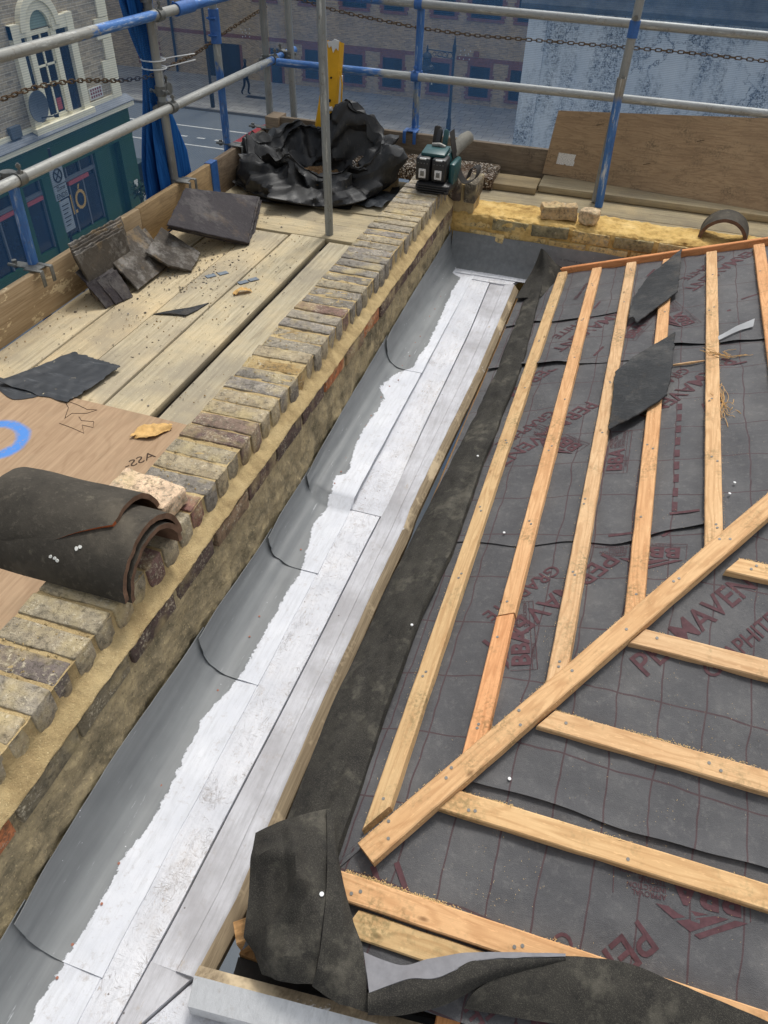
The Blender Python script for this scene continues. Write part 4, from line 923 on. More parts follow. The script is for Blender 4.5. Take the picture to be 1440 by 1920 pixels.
P_('h', (-.146, 4.94, -.249), (-.170, 4.94, .455), tubeblue('blue_tube_grey_top', c(150, 146, 136), [(-1, .60)], .1), 'short blue scaffold pole behind the broken bricks with an open top')
P_('i', (-.175, 5.0, -.24), (-.150, 5.0, 1.6), M['galv'], 'grey scaffold pole rising behind the open top of the short blue pole')
P_('j', (2.0, 5.395, -3), (2.0, 5.395, 1.6), M['galv'], 'galvanised scaffold pole beyond the right edge')
RL = dict(cat='scaffold rail', group='scaffold guard rails')
pole('scaffold_rail', (-2.551, .4, .256), (-2.55, 5.86, .250), tubeblue('scuffed_rail', c(176, 176, 170), [(4.95, 9)], .8), 'lower guard rail on the left side, scuffed grey with an open far end', **RL)
pole('scaffold_rail', (-2.55, .4, .735), (-2.55, 6.2, .672), tubeblue('rail_grey_to_blue', c(156, 156, 150), [(3.1, 3.7), (3.95, 5.2)], .8), 'upper guard rail on the left side, grey turning blue', **RL)
pole('scaffold_rail', (-2.45, 5.335, .270), (2.6, 5.33, .272), tubeblue('far_rail_blue_left', c(168, 170, 168), [(-1, .72)], .5), 'lower guard rail across the far side', **RL)
pole('scaffold_rail', (-2.45, 5.335, .675), (2.6, 5.33, .636), tubeblue('far_upper_rail', c(160, 162, 160), [(-1, .75)], .3), 'upper guard rail across the far side', **RL)
# couplers
def coupler_vf():
    P = [xf(tube([(0, 0, -.024), (0, 0, .024)], .031, 16), Matrix.Identity(4)), xf(tube([(.056, -.024, 0), (.056, .024, 0)], .031, 16), Matrix.Identity(4)),
         xf(rbox(.05, .04, .05, .006), Matrix.Translation((.028, 0, 0)))]
    for (x, y, z, d) in ((-.012, .036, 0, (0, 1, 0)), (.068, 0, .036, (0, 0, 1)), (-.02, -.038, 0, (0, -1, 0))):
        a = Vector((x, y, z)); d = Vector(d); P.append(tube([a-d*.03, a+d*.03], .006, 8)); P.append(tube([a+d*.012, a+d*.024], .0115, 6))
        P.append(tube([a-d*.012-Vector((.01, 0, 0)), a-d*.012+Vector((.01, 0, 0))], .012, 8))
    return join(P)
CPL = mesh('coupler', *coupler_vf(), 40)
def coup(p, at, rz, mat, k='b'):
    o = ob('coupler', CPL, Matrix.Translation(at) @ Matrix.Rotation(rz, 4, 'Z'), parent=PL[p]); o.data = CPL.copy() if len(CPL.materials) and CPL.materials[0] != mat else CPL
    if len(o.data.materials) == 0: o.data.materials.append(mat)
    else: o.data.materials[0] = mat
coup('a', (-2.607, 2.79, .254), 0, M['steel']); coup('b', (-2.603, 4.10, .253), 0, M['steel']); coup('b', (-2.603, 4.10, .33), math.pi/2, M['steel']); coup('b', (-2.603, 4.10, .692), 0, M['steel']); coup('b', (-2.603, 4.09, .77), 2.4, M['steel'])
coup('d', (-2.605, 5.495, .251), 0, M['steel']); coup('e', (-2.50, 5.655, .255), math.pi, M['steel'])
coup('f', (-1.476, 5.393, .271), -math.pi/2, M['bluesteel']); coup('f', (-1.476, 5.393, .667), -math.pi/2, M['bluesteel'])
def sleeve(p, a, b, r, mat, name='sleeve'):
    a, b = Vector(a), Vector(b); d = (b-a).normalized(); s, u, _ = frame(d)
    vf = [tube([a, b], r, 20)]
    for k in (.25, .75):
        q = a+(b-a)*k; vf.append(tube([q+s*r*.9-u*.012, q+s*r*1.25-u*.012], .011, 8)); vf.append(tube([q+s*(r+.004)-u*.03, q+s*(r+.004)+u*.03], .006, 8))
    wob(name, *join(vf), smooth=50, parent=p, mat=mat)
sleeve(PL['c'], (-2.634, 4.857, .44), (-2.636, 4.858, .62), .0325, M['bluesteel'])
upl = [o for o in COL.objects if o.name.startswith('scaffold_rail')][1]
sleeve(upl, (-2.55, 4.28, .693), (-2.55, 4.46, .691), .033, M['bluesteel'])
o_ = PL['i']; wob('band', *tube([(-.163, 5.0, .64), (-.162, 5.0, .72)], .029, 18), smooth=50, parent=o_, mat=M['bluesteel']); wob('bolt', *tube([(-.163, 4.985, .735), (-.163, 4.955, .735)], .014, 10), smooth=50, parent=o_, mat=M['steel'])
for z in (.271, .64): wob('band', *tube([(-.166, 5.31, z), (-.166, 5.36, z)], .02, 12), parent=o_, mat=M['steel'])
# toe board clips
def clip(x, y, z, rz, mat, where):
    P = [xf(rbox(.15, .05, .006, .001), Matrix.Translation((.02, 0, .004)))]
    for dy in (-.035, .035):
        P += [xf(rbox(.09, .022, .006, .001), Matrix.Translation((.075, dy, .006))), xf(rbox(.005, .022, .075, .001), Matrix.Translation((.12, dy, -.03)))]
    P += [xf(rbox(.05, .09, .005, .001), Matrix.Translation((.05, 0, .003))), tube([(-.055, 0, -.012), (-.055, 0, .022)], .012, 10), tube([(-.075, -.02, .006), (-.03, -.02, .006)], .008, 8)]
    v, f = join(P); ob('toe_board_clip', mesh('toe_board_clip', v, f, 40), Matrix.Translation((x, y, z)) @ Matrix.Rotation(rz, 4, 'Z'), mat=mat, label='two pronged steel clip holding the toe board '+where, cat='clip', group='toe board clips')
clip(-2.635, 2.76, -.146, 0, M['steel'], 'at the blue pole by the pub window'); clip(-2.60, 4.10, -.146, 0, M['steel'], 'at the pole with the gathered netting'); clip(-2.625, 4.854, -.144, 0, M['steel'], 'at the pole with the blue sleeve'); clip(-2.598, 5.30, -.142, 0, M['steel'], 'at the far left corner')
clip(-1.478, 5.385, -.052, -math.pi/2, M['bluesteel'], 'behind the power tool, painted blue')

# ================================================================== NETTING AND CHAINS
g = G('debris_netting'); v = g.co(rnd=False); x, y, z = g.sep(v)
w = g.noise(v, 1.1, 4, .6); w2 = g.noise(g.n('Mapping', {0: v, 3: (9, 9, 1.1)}).outputs[0], 1., 4, .7)
tr = g.n('BsdfTransparent', {0: c(246, 250, 253)}); df = g.n('BsdfDiffuse', {0: c(66, 112, 162)}); tl = g.n('BsdfTranslucent', {0: c(66, 112, 162)})
m1 = g.n('MixShader', {0: .5}); g.t.links.new(df.outputs[0], m1.inputs[1]); g.t.links.new(tl.outputs[0], m1.inputs[2])
row = g.ma('ADD', .5, g.ma('MULTIPLY', g.ma('SINE', g.ma('MULTIPLY', z, 2*math.pi/.010)), .5))
fac = g.ma('ADD', g.n('MapRange', {0: g.ma('ADD', g.ma('MULTIPLY', w, .55), g.ma('MULTIPLY', w2, .45)), 1: .3, 2: .7, 3: .18, 4: .37}).outputs[0], g.ma('MULTIPLY', g.ma('SUBTRACT', row, .5), .19))
m2 = g.n('MixShader', {0: fac}); g.t.links.new(tr.outputs[0], m2.inputs[1]); g.t.links.new(m1.outputs[0], m2.inputs[2]); g.t.links.new(m2.outputs[0], g.o.inputs[0]); M['net'] = g.m
g = G('gathered_netting'); v = g.co(rnd=False)
st = g.noise(g.n('Mapping', {0: v, 3: (60, 60, 3)}).outputs[0], 1., 4, .6)
df = g.n('BsdfDiffuse', {0: g.ramp(st, [(.3, c(28, 70, 128)), (.7, c(50, 112, 186))])}); tr = g.n('BsdfTransparent', {0: c(120, 160, 210)}); mx = g.n('MixShader', {0: .82})
g.t.links.new(tr.outputs[0], mx.inputs[1]); g.t.links.new(df.outputs[0], mx.inputs[2]); g.t.links.new(mx.outputs[0], g.o.inputs[0]); M['netg'] = g.m
def netl(u, v_):
    y = .3+5.45*u; z = -3.2+5.2*v_; k = math.exp(-((y-4.1)/.25)**2)*math.exp(-((z-.45)/.3)**2)
    return (-2.72+.03*nz(y*1.6, z*.9)+.012*nz(y*7, z*2)+.09*k, y, z)
wob('debris_netting', *grid(netl, 120, 80), smooth=180, mat=M['net'], label='blue see through debris netting hung outside the left guard rails', cat='netting', group='debris netting')
def netf(u, v_):
    x = -2.70+5.4*u; z = -3.2+5.2*v_; return (x, 5.76+.03*nz(x*1.6, z*.9, 4)+.012*nz(x*7, z*2, 4), z)
wob('debris_netting', *grid(netf, 120, 80), smooth=180, mat=M['net'], label='blue see through debris netting hung across the far side of the scaffold', cat='netting', group='debris netting')
def gath(u, v_):
    z = -1.35+2.6*v_; T = [(-1.35, .30), (-.9, .24), (-.4, .18), (-.05, .15), (.2, .085), (.38, .05), (.455, .034), (.52, .055), (.7, .09), (.9, .105), (1.25, .11)]
    r = interp(z, T); a = u*2*math.pi; fold = 1+.28*math.sin(a*7+z*1.5+2*nz(a, z*1.2))+.16*math.sin(a*13+z*3)
    return (-2.685+r*.42*math.cos(a)*fold, 4.145+r*1.12*math.sin(a)*fold+.02*nz(z*2, 3)-.10*(z > .45)*(z-.45), z)
gn = wob('gathered_netting', *grid(gath, 120, 70), smooth=180, mat=M['netg'], label='bundle of dark blue netting gathered round the pole and tied with white cable ties', cat='netting')
for z, e in ((.478, (.22, -.05, .012)), (.438, (.22, .06, .022))):
    pts = [(-2.635+.068*math.cos(a), 4.12+.062*math.sin(a), z) for a in [k*math.pi/10 for k in range(20)]]
    wob('cable_tie', *join([tube(pts, .0035, 6, closed=True), tube([(-2.60, 4.12, z), (-2.56, 4.20, z+.004), (-2.5, 4.12+e[0], z+e[2]-.01)], .0028, 6)]), parent=gn, mat=M['clout'])
def link_vf(l=.021, w=.0085, r=.0032):
    pts = []
    for k in range(6): a = -math.pi/2+math.pi*k/5; pts.append((l-w+w*math.cos(a), w*math.sin(a), 0))
    for k in range(6): a = math.pi/2+math.pi*k/5; pts.append((-(l-w)+w*math.cos(a), w*math.sin(a), 0))
    return tube(pts, r, 5, closed=True)
LINK = mesh('link', *link_vf(), 180); LINK.materials.append(M['rust'])
def chain(pts, label, pitch=.034):
    pts = [Vector(p) for p in pts]; root = thing('chain', tuple(pts[0]), label, 'chain')
    A = [np.array(p) for p in pts]; dense = [Vector(cr(np.array(A), t/600)) for t in range(601)]; acc = 0; nxt = 0; k = 0
    for a, b in zip(dense, dense[1:]):
        l = (b-a).length
        while nxt <= acc+l:
            p = a+(b-a)*((nxt-acc)/l); s, u, t = frame(b-a)
            if k % 2: s, u = u, -s
            ob('link', LINK, Matrix(((t.x, s.x, u.x, p.x), (t.y, s.y, u.y, p.y), (t.z, s.z, u.z, p.z), (0, 0, 0, 1))) @ Matrix.Rotation(random.uniform(-.3, .3), 4, 'X'), parent=root); k += 1; nxt += pitch
        acc += l
chain([(-2.68, 2.4, 0.53), (-2.68, 2.753, 0.525), (-2.68, 2.949, 0.52), (-2.68, 3.221, 0.518), (-2.68, 3.517, 0.485), (-2.68, 3.822, 0.427), (-2.66, 4.06, 0.40), (-2.66, 4.2, 0.396), (-2.68, 4.351, 0.4), (-2.68, 4.686, 0.415), (-2.68, 5.052, 0.462), (-2.66, 5.66, 0.531)], 'rusty chain sagging along the left netting behind the gathered bundle')
chain([(-2.62, 5.7, 0.60), (-2.428, 5.7, 0.585), (-2.12, 5.7, 0.534), (-1.588, 5.7, 0.485), (-1.221, 5.7, 0.47), (-0.936, 5.7, 0.471), (-0.287, 5.7, 0.478), (0.2, 5.7, 0.48), (0.638, 5.7, 0.474), (1.2, 5.7, 0.47)], 'rusty chain strung across the far netting before the brick building and grey wall')

# ================================================================== THINGS ON THE DECK
# plywood sheet with blue spray mark and pencil writing
g = G('plywood_sheet'); v = g.co(rnd=False); x, y, z = g.sep(v)
w = g.noise(g.n('Mapping', {0: v, 3: (2.2, .8, 1), 2: (0, 0, .35)}).outputs[0], 2., 3, .6); ring = g.ma('SINE', g.ma('MULTIPLY', w, 60.))
st = g.noise(g.n('Mapping', {0: v, 3: (70, 4, 9), 2: (0, 0, .35)}).outputs[0], 1., 5, .7)
col = g.ramp(st, [(.25, c(152, 126, 99)), (.75, c(184, 157, 128))]); col = g.mix(g.ma('MULTIPLY', g.step(ring, .3, 1.), .16), col, c(112, 82, 60))
col = g.mix(g.ma('MULTIPLY', g.step(g.noise(v, 5, 5, .7), .52, .7), .4), col, c(150, 132, 108))
def ringmask(cx, cy, r, wd):
    d = g.ma('SQRT', g.ma('ADD', g.ma('POWER', g.ma('SUBTRACT', x, cx), 2.), g.ma('POWER', g.ma('SUBTRACT', y, cy), 2.)))
    e = g.ma('ADD', g.ma('ABSOLUTE', g.ma('SUBTRACT', d, r)), g.ma('MULTIPLY', g.ma('SUBTRACT', g.noise(v, 9, 3), .5), .03))
    return g.n('MapRange', {0: e, 1: wd*.7, 2: wd*1.5, 3: 1., 4: 0.}).outputs[0]
bm = g.ma('MAXIMUM', ringmask(-.095, .275, .108, .022), ringmask(-.09, .015, .13, .02))
bm = g.ma('MULTIPLY', bm, g.step(g.noise(v, 60, 4, .7), .25, .45))
col = g.mix(g.ma('MULTIPLY', bm, .92), col, c(74, 138, 214))
M['plysheet'] = g.out(col, .85, g.bump(st, .25, .001), .2)
po = Vector((-2.0, 1.5, D))
ps = thing('plywood_sheet', po, 'reddish plywood sheet with a blue sprayed ring and pencil writing beside the ridge tiles', 'plywood')
slab_poly('sheet', [(-2.53, .4), (-1.35, .4), (-1.452, 2.118), (-1.83, 2.127), (-2.53, 2.138)], lambda x, y: D+.0195, .018, M['plysheet'], ps, base=po)
M['pencil'] = plain('pencil_line', c(70, 56, 46), .8, .2, .1)
def scrib(pts, parent, z=D+.0203): return [tube([Vector((x, y, z)) for x, y in pts], .0013, 4)]
P = scrib([(-2.012, 2.10), (-1.962, 2.06), (-1.93, 1.99), (-1.925, 2.03), (-1.87, 2.05), (-1.845, 2.085), (-1.885, 2.075), (-1.94, 2.09), (-2.0, 2.10)], ps)+scrib([(-1.885, 2.02), (-1.86, 2.0), (-1.81, 2.01), (-1.79, 1.975), (-1.84, 1.975), (-1.80, 1.93), (-1.865, 1.945), (-1.93, 1.955)], ps)
wob('pencil_mark', *join(P), parent=ps, mat=M['pencil'])
tv, tf = text_vf('ASS-', 0)
wob('pencil_writing', [(-1.47+ -1*(p[0]*.052*.35+p[1]*.06*-.0)-p[0]*.03, 1.93-p[0]*.06-0+ -p[1]*.0+0, D+.021) if False else (-1.462-p[0]*.034-p[1]*.045, 1.925-p[0]*.055+p[1]*.036-.03, D+.0205) for p in tv], tf, parent=ps, mat=M['pencil'])
# folded scrap of polythene membrane
g = G('black_polythene'); v = g.co(rnd=False); n = g.noise(v, 6, 6, .7); f = g.noise(v, 60, 5, .75); ed = g.noise(g.n('Mapping', {0: v, 3: (18, 18, 8)}).outputs[0], 1.6, 6, .75)
col = g.ramp(n, [(.3, c(20, 20, 21)), (.7, c(34, 34, 35))]); col = g.mix(g.ma('MULTIPLY', g.step(ed, .52, .74), .5), col, c(88, 84, 78)); col = g.mix(g.ma('MULTIPLY', g.step(f, .66, .72), .6), col, c(170, 156, 128))
M['poly'] = g.out(col, g.ramp(n, [(.3, .42), (.7, .62)]), g.bump(g.ma('ADD', f, n), .35, .003), .5)
g = G('damp_membrane'); v = g.co(rnd=False); n = g.noise(v, 9, 6, .7); k = g.noise(v, 24, 5, .7); cr2 = g.vor(g.n('Mapping', {0: v, 3: (5, 5, 5)}).outputs[0], 1., 'DISTANCE_TO_EDGE')
col = g.ramp(n, [(.3, c(38, 41, 45)), (.7, c(60, 63, 67))]); cz = g.noise(g.n('Mapping', {0: v, 3: (3, 26, 3), 2: (0, 0, .5)}).outputs[0], 1.2, 5, .75); col = g.mix(g.ma('MULTIPLY', g.step(cz, .56, .7), .5), col, c(112, 116, 120)); col = g.mix(g.ma('MULTIPLY', g.step(k, .66, .7), .9), col, c(190, 178, 148))
M['scrap'] = g.out(col, .55, g.bump(n, .5, .004), .4)
sc = thing('membrane_scrap', (-2.1, 2.25, D), 'torn folded scrap of dark grey membrane lying across the deck boards and the plywood edge', 'membrane')
def scrap(u, v_):
    L = [(-2.33, 2.105), (-2.287, 2.207), (-2.208, 2.439)]; Rr = [(-1.985, 2.085), (-1.962, 2.215), (-1.94, 2.405)]
    a = Vector((*cr(np.array(L), v_), 0)); b = Vector((*cr(np.array(Rr), v_), 0)); p = a+(b-a)*u
    p.x += (.012*nz(v_*14, 3)+.006*nz(v_*40, 3))*(u > .97); p.y += (.014*nz(u*9, 1)+.006*nz(u*40, 2))*(v_ > .96)+.008*nz(u*6, 8)*(v_ < .03)
    p.z = D+.024+.012*max(0, nz(p.x*6, p.y*6))+.02*max(0, 1-u*5)*(1-v_)+.004*nz(p.x*25, p.y*25); return p
sv, sf = shell(*grid(scrap, 50, 40), 50, 40, .002); wob('scrap_sheet', sv, sf, smooth=50, parent=sc, mat=M['scrap'])
sv, sf = shell(*cpatch([[(-2.366, 2.15, D+.022), (-2.25, 2.15, D+.022), (-2.10, 2.16, D+.022)], [(-2.335, 2.10, D+.021), (-2.24, 2.08, D+.021), (-2.12, 2.10, D+.021)], [(-2.30, 2.068, D+.021), (-2.207, 2.032, D+.021), (-2.139, 2.07, D+.021)]], 24, 12, .002), 24, 12, .002); wob('folded_under', sv, sf, smooth=50, parent=sc, mat=M['scrap'])
# slates against the left toe board
GS = 'roof slates stacked on the left of the deck'
for k in range(6):      # tidy stack
    d = k*.011; j = random.uniform(-.012, .012); o3 = Vector((-.35*d, 0, -d*.0)); n3 = Vector((.55, 0, .83))
    base = [(-2.433, 3.93, -.118), (-2.172, 4.335, -.262), (-2.015, 3.835, -.345), (-2.322, 3.515, -.170)]
    e = [Vector(p)-n3*d+Vector((j*.6+.003*k, .012*k+j, 0)) for p in base]
    slate('stacked_slate', e, .0085, M['slatepurple'], 'large purple grey slate, '+('topmost', 'second from the top', 'third from the top', 'fourth from the top', 'second from the bottom', 'lowest')[k]+' of the neat slate stack', 'slate', 'slates in the neat stack', jit=.004, seed=k)
slate('fallen_slate', [(-2.489, 3.135, -.185), (-2.486, 3.496, -.188), (-2.286, 3.43, -.352), (-2.278, 3.10, -.352)], .010, M['slatedust'], 'dusty brown slate in the middle of the fallen pile, leaning on the toe board', 'slate', GS, seed=2)
slate('fallen_slate', [(-2.47, 3.175, -.205), (-2.468, 3.525, -.21), (-2.29, 3.46, -.362), (-2.30, 3.15, -.362)], .009, M['slatedust'], 'dusty slate directly beneath the middle brown slate of the fallen pile', 'slate', GS, seed=12)
slate('fallen_slate', [(-2.465, 2.892, -.202), (-2.477, 3.11, -.187), (-2.329, 3.109, -.360), (-2.325, 3.017, -.365), (-2.343, 2.981, -.343), (-2.384, 2.899, -.294)], .008, M['slatepurple'], 'smooth grey slate with a broken corner and a pale scratch, front of the fallen pile', 'slate', GS, seed=3)
slate('fallen_slate', [(-2.357, 3.33, -.255), (-2.414, 3.601, -.226), (-2.187, 3.6, -.340), (-2.143, 3.409, -.358), (-2.237, 3.345, -.315)], .011, M['slatedust'], 'short dusty slate with a nail hole lying at the right of the fallen pile', 'slate', GS, seed=5)
for k in range(5):
    d = k*.014; slate('fallen_slate', [(-2.50+d, 2.935-.01*k, -.085-d*.6), (-2.495+d, 3.375-.02*k, -.10-d*.6), (-2.452+d, 3.36-.02*k, -.345), (-2.452+d, 2.96-.01*k, -.358)], .009, M['slatedust'], 'dusty slate on edge behind the fallen pile, '+('nearest the toe board', 'second from the toe board', 'third from the toe board', 'fourth from the toe board', 'farthest from the toe board')[k], 'slate', 'slates standing at the back of the fallen pile', seed=30+k)
for k, (x0, y0) in enumerate(((-2.36, 2.90), (-2.34, 2.955), (-2.325, 3.0))):
    slate('slate_fragment', [(x0-.05, y0-.02, -.25), (x0-.03, y0+.06, -.24), (x0+.045, y0+.05, -.366), (x0+.03, y0-.015, -.366)], .008, M['slatepurple'], ('nearest', 'middle', 'farthest')[k]+' broken slate fragment poking out below the smooth grey slate', 'slate', 'slate fragments under the fallen pile', seed=40+k)
slate('slate_sliver', [(-2.084, 2.911, D+.008), (-2.0, 2.935, D+.014), (-1.923, 2.95, D+.012), (-1.90, 3.02, D+.010), (-1.886, 3.117, D+.008), (-1.95, 3.03, D+.010), (-2.006, 2.985, D+.010)], .005, M['slate'], 'thin curved sliver of grey slate lying alone on the deck', 'slate', jit=.002, seed=9)
M['leadbit'] = plain('lead_scrap', c(112, 122, 132), .5, .5, .15, 40)
for k, (px, py) in enumerate(((-2.03, 3.405), (-1.985, 3.46), (-1.835, 3.40), (-1.80, 3.45))):
    slate('lead_scrap', [(px-.028, py-.012, D+.006), (px+.005, py+.03, D+.007), (px+.032, py+.012, D+.006), (px, py-.03, D+.006)], .003, M['leadbit'], ('leftmost small bent grey lead offcut by the fallen slates', 'second small grey lead offcut from the fallen slates', 'small grey lead offcut beside the tan flake, nearer', 'small grey lead offcut beside the tan flake, farther')[k], 'metal scrap', 'lead offcuts on the deck', jit=.006, seed=k+50)
M['leaf'] = plain('dry_leaf', c(206, 168, 110), .9, .1, .2, 50)
sv, sf = shell(*cpatch([[(-1.615, 1.958, D+.024), (-1.61, 2.03, D+.034), (-1.565, 2.07, D+.03), (-1.50, 2.085, D+.03)], [(-1.595, 1.972, D+.034), (-1.565, 2.01, D+.026), (-1.535, 2.055, D+.038), (-1.498, 2.075, D+.032)], [(-1.60, 1.962, D+.022), (-1.53, 1.985, D+.034), (-1.515, 2.02, D+.024), (-1.492, 2.068, D+.03)]], 26, 10, .008, 60), 26, 10, .0015)
wob('wood_bark', sv, sf, smooth=40, mat=M['leaf'], label='curled tan flake of bark lying on the plywood beside the brick coping', cat='bark')
sv, sf = shell(*cpatch([[(-1.83, 3.27, D+.004), (-1.80, 3.31, D+.02), (-1.76, 3.33, D+.008)], [(-1.81, 3.24, D+.006), (-1.77, 3.28, D+.024), (-1.74, 3.31, D+.006)]], 14, 8, .01, 70), 14, 8, .0015)
wob('wood_bark', sv, sf, smooth=40, mat=M['leaf'], label='small crumpled tan flake beside the lead offcuts on the deck', cat='bark')
# rubble crumbs on the boards
V, F = [], []
for i in range(900):
    x = random.uniform(-2.53, -1.5); y = random.uniform(2.15, 4.7)
    if -1.65 < x < -1.595: continue
    d = nz(x*3, y*3, 5)+(.35 if 3.2 < y < 3.9 and x < -1.9 else 0)
    if d < .1: continue
    s = random.choice((.002, .002, .003, .0045)); n0 = len(V); a = random.uniform(0, 6)
    for k in range(4): V.append((x+s*math.cos(a+k*1.57)*random.uniform(.6, 1.3), y+s*math.sin(a+k*1.57)*random.uniform(.6, 1.3), D+.003))
    V.append((x, y, D+.003+s*1.1)); F += [(n0+k, n0+(k+1) % 4, n0+4) for k in range(4)]
V2, F2 = [], []
for i in range(700):
    if i < 420: x = random.gauss(-2.25, .16); y = random.gauss(3.5, .35); 
    else: x = random.uniform(-2.5, -1.55); y = random.uniform(2.2, 4.4)
    if not (-2.53 < x < -1.5) or -1.655 < x < -1.6: continue
    s = random.choice((.002, .003, .003, .005, .008 if i < 420 else .004)); n0 = len(V2); a = random.uniform(0, 6)
    for k in range(4): V2.append((x+s*math.cos(a+k*1.57)*random.uniform(.5, 1.5), y+s*math.sin(a+k*1.57)*random.uniform(.5, 1.5), D+.003))
    V2.append((x, y, D+.003+s*.5)); F2 += [(n0+k, n0+(k+1) % 4, n0+4) for k in range(4)]
wob('slate_chips', V2, F2, mat=M['slatedust'], kind='stuff', label='small dark slate chips scattered around the fallen slates on the deck', cat='chips')
V3, F3 = [], []
for i in range(1100):
    x = random.uniform(-1.16, -.93); y = random.uniform(.3, 4.2); s = random.choice((.0015, .002, .003, .004)); z0 = -.001 if x < -.955 else -.06-(x+.955)*1.1; n0 = len(V3); a = random.uniform(0, 6)
    if x > -.955: continue
    for k in range(4): V3.append((x+s*math.cos(a+k*1.57)*random.uniform(.5, 1.5), y+s*math.sin(a+k*1.57)*random.uniform(.5, 1.5), z0))
    V3.append((x, y, z0+s)); F3 += [(n0+k, n0+(k+1) % 4, n0+4) for k in range(4)]
wob('mortar_crumbs', V3, F3, mat=M['mortar'], kind='stuff', label='sandy mortar crumbs scattered on top of the brick coping', cat='crumbs')
M['crumb'] = plain('crumbs', c(150, 124, 84), .95, .05, .5, 9)
wob('rubble_crumbs', V, F, mat=M['crumb'], kind='stuff', label='slate dust and mortar crumbs scattered over the deck boards', cat='crumbs')
# crumpled polythene heap, like an open bag of rubble
TB = [(0, .42, .40, -.09), (30, .44, .42, -.01), (58, .36, .24, .13), (75, .34, .2, .10), (100, .36, .25, .0), (125, .46, .36, -.08), (140, .52, .42, -.05), (155, .55, .44, -.11), (180, .54, .48, -.12), (205, .55, .42, -.19), (240, .46, .27, -.14), (265, .42, .16, -.20), (285, .42, .14, -.25), (310, .42, .15, -.22), (335, .40, .26, -.18), (360, .42, .40, -.09)]
def tri(t): return 2*abs((t % 1)-.5)
dirs = [Vector(d).normalized() for d in ((1, .3, .5), (-.4, 1, .7), (.6, -.8, 1), (.2, .5, -1), (1, 1, .1), (-1, .4, 1.2))]
def crum(p, k=1.0):
    s = 0
    for i, d in enumerate(dirs): s += (tri(p.dot(d)*(2.2+1.5*i)*k+i*.37+.5*nz(p.x*3, p.y*3, p.z*3+i))-.5)/(1+.55*i)
    return s
def heap(u, v_):
    a = u*360; t = u*2*math.pi; rb = interp(a, [(q[0], q[1]) for q in TB]); rr = interp(a, [(q[0], q[2]) for q in TB]); h = interp(a, [(q[0], q[3]) for q in TB])
    Rz = [(rb*.9, D+.004), (rb*1.06, D+.02+.12*(h-D)), (rb*1.08, D+.38*(h-D)), ((rb+rr)/2*1.06, D+.75*(h-D)), (rr*1.02, h-.012), (rr, h), (rr*.96, h-.015), (rr*.80, h-.3*(h+.33)), (rr*.6, h-.8*(h+.33)), (rr*.42, -.335), (.02, -.345)]
    q = cr(np.array(Rz), v_); cx, cy = -1.985, 4.90
    p = Vector((cx+q[0]*math.cos(t)*1.02, cy+q[0]*math.sin(t)*.92, q[1]))
    out = Vector((math.cos(t), math.sin(t), .35)).normalized(); sgn = 1 if v_ < .5 else -1
    amp = .125*min(1, v_*6)*(1 if v_ < .8 else .4); dsp = amp*crum(p)
    p += out*dsp*sgn*(.55 if .4 < v_ < .6 else 1)
    if .3 < v_ < .75: p.z += .05*(crum(Vector((p.x*1.4, p.y*1.4, 3)))+.1)*(1 if h > -.2 else .6)
    p.z = max(p.z, D+.004); p.y = min(p.y, 5.215+.02*nz(p.x*9)); p.x = max(p.x, -2.535)
    return p
hp = thing('polythene_heap', (-1.98, 4.9, D), 'crumpled heap of black polythene sheeting round rubble in the far corner of the deck', 'polythene')
hv, hf = grid(heap, 220, 90); me_h = [tuple(p) for p in hv]
wob('polythene_sheet', me_h, hf, smooth=24, parent=hp, mat=M['poly'])
def tail(u, v_):
    L = [(-1.83, 4.99), (-1.80, 4.85), (-1.75, 4.70)]; Rr = [(-1.47, 5.06), (-1.44, 4.88), (-1.47, 4.665)]
    a = Vector((*cr(np.array(L), v_), 0)); b = Vector((*cr(np.array(Rr), v_), 0)); p = a+(b-a)*u
    p.y += .02*nz(u*7, 4)*(v_ > .9)+.015*nz(v_*9, 2)*(u > .95); p.z = D+.012+.028*max(0, crum(Vector((p.x*1.3, p.y*1.3, 0)))+.35)+.04*max(0, 1-u*3); return p
sv, sf = shell(*grid(tail, 60, 50), 60, 50, .001); wob('polythene_tail', sv, sf, smooth=24, parent=hp, mat=M['scrap'])
def tail2(u, v_):
    p = Vector((-2.28+.62*u, 4.50+.10*v_+.1*u, 0)); p.y += .02*nz(u*8, 1)*(v_ < .1); p.z = D+.008+.02*max(0, crum(p)+.3)+.03*v_; return p
sv, sf = shell(*grid(tail2, 60, 20), 60, 20, .001); wob('polythene_tail', sv, sf, smooth=24, parent=hp, mat=M['poly'])
M['rubble'] = mortarmat('brown_rubble', c(112, 86, 60), c(140, 112, 80), c(70, 52, 38))
def rub(u, v_):
    r = .19*v_; a = u*2*math.pi; x = -1.985+r*math.cos(a)*1.1; y = 4.90+r*math.sin(a); return (x, y, -.285+.03*(1-v_)+.02*nz(x*25, y*25)+.012*nz(x*70, y*70))
wob('rubble', *grid(rub, 60, 24), smooth=30, mat=M['rubble'], kind='stuff', label='brown rubble and grit lying inside the black polythene heap', cat='rubble')
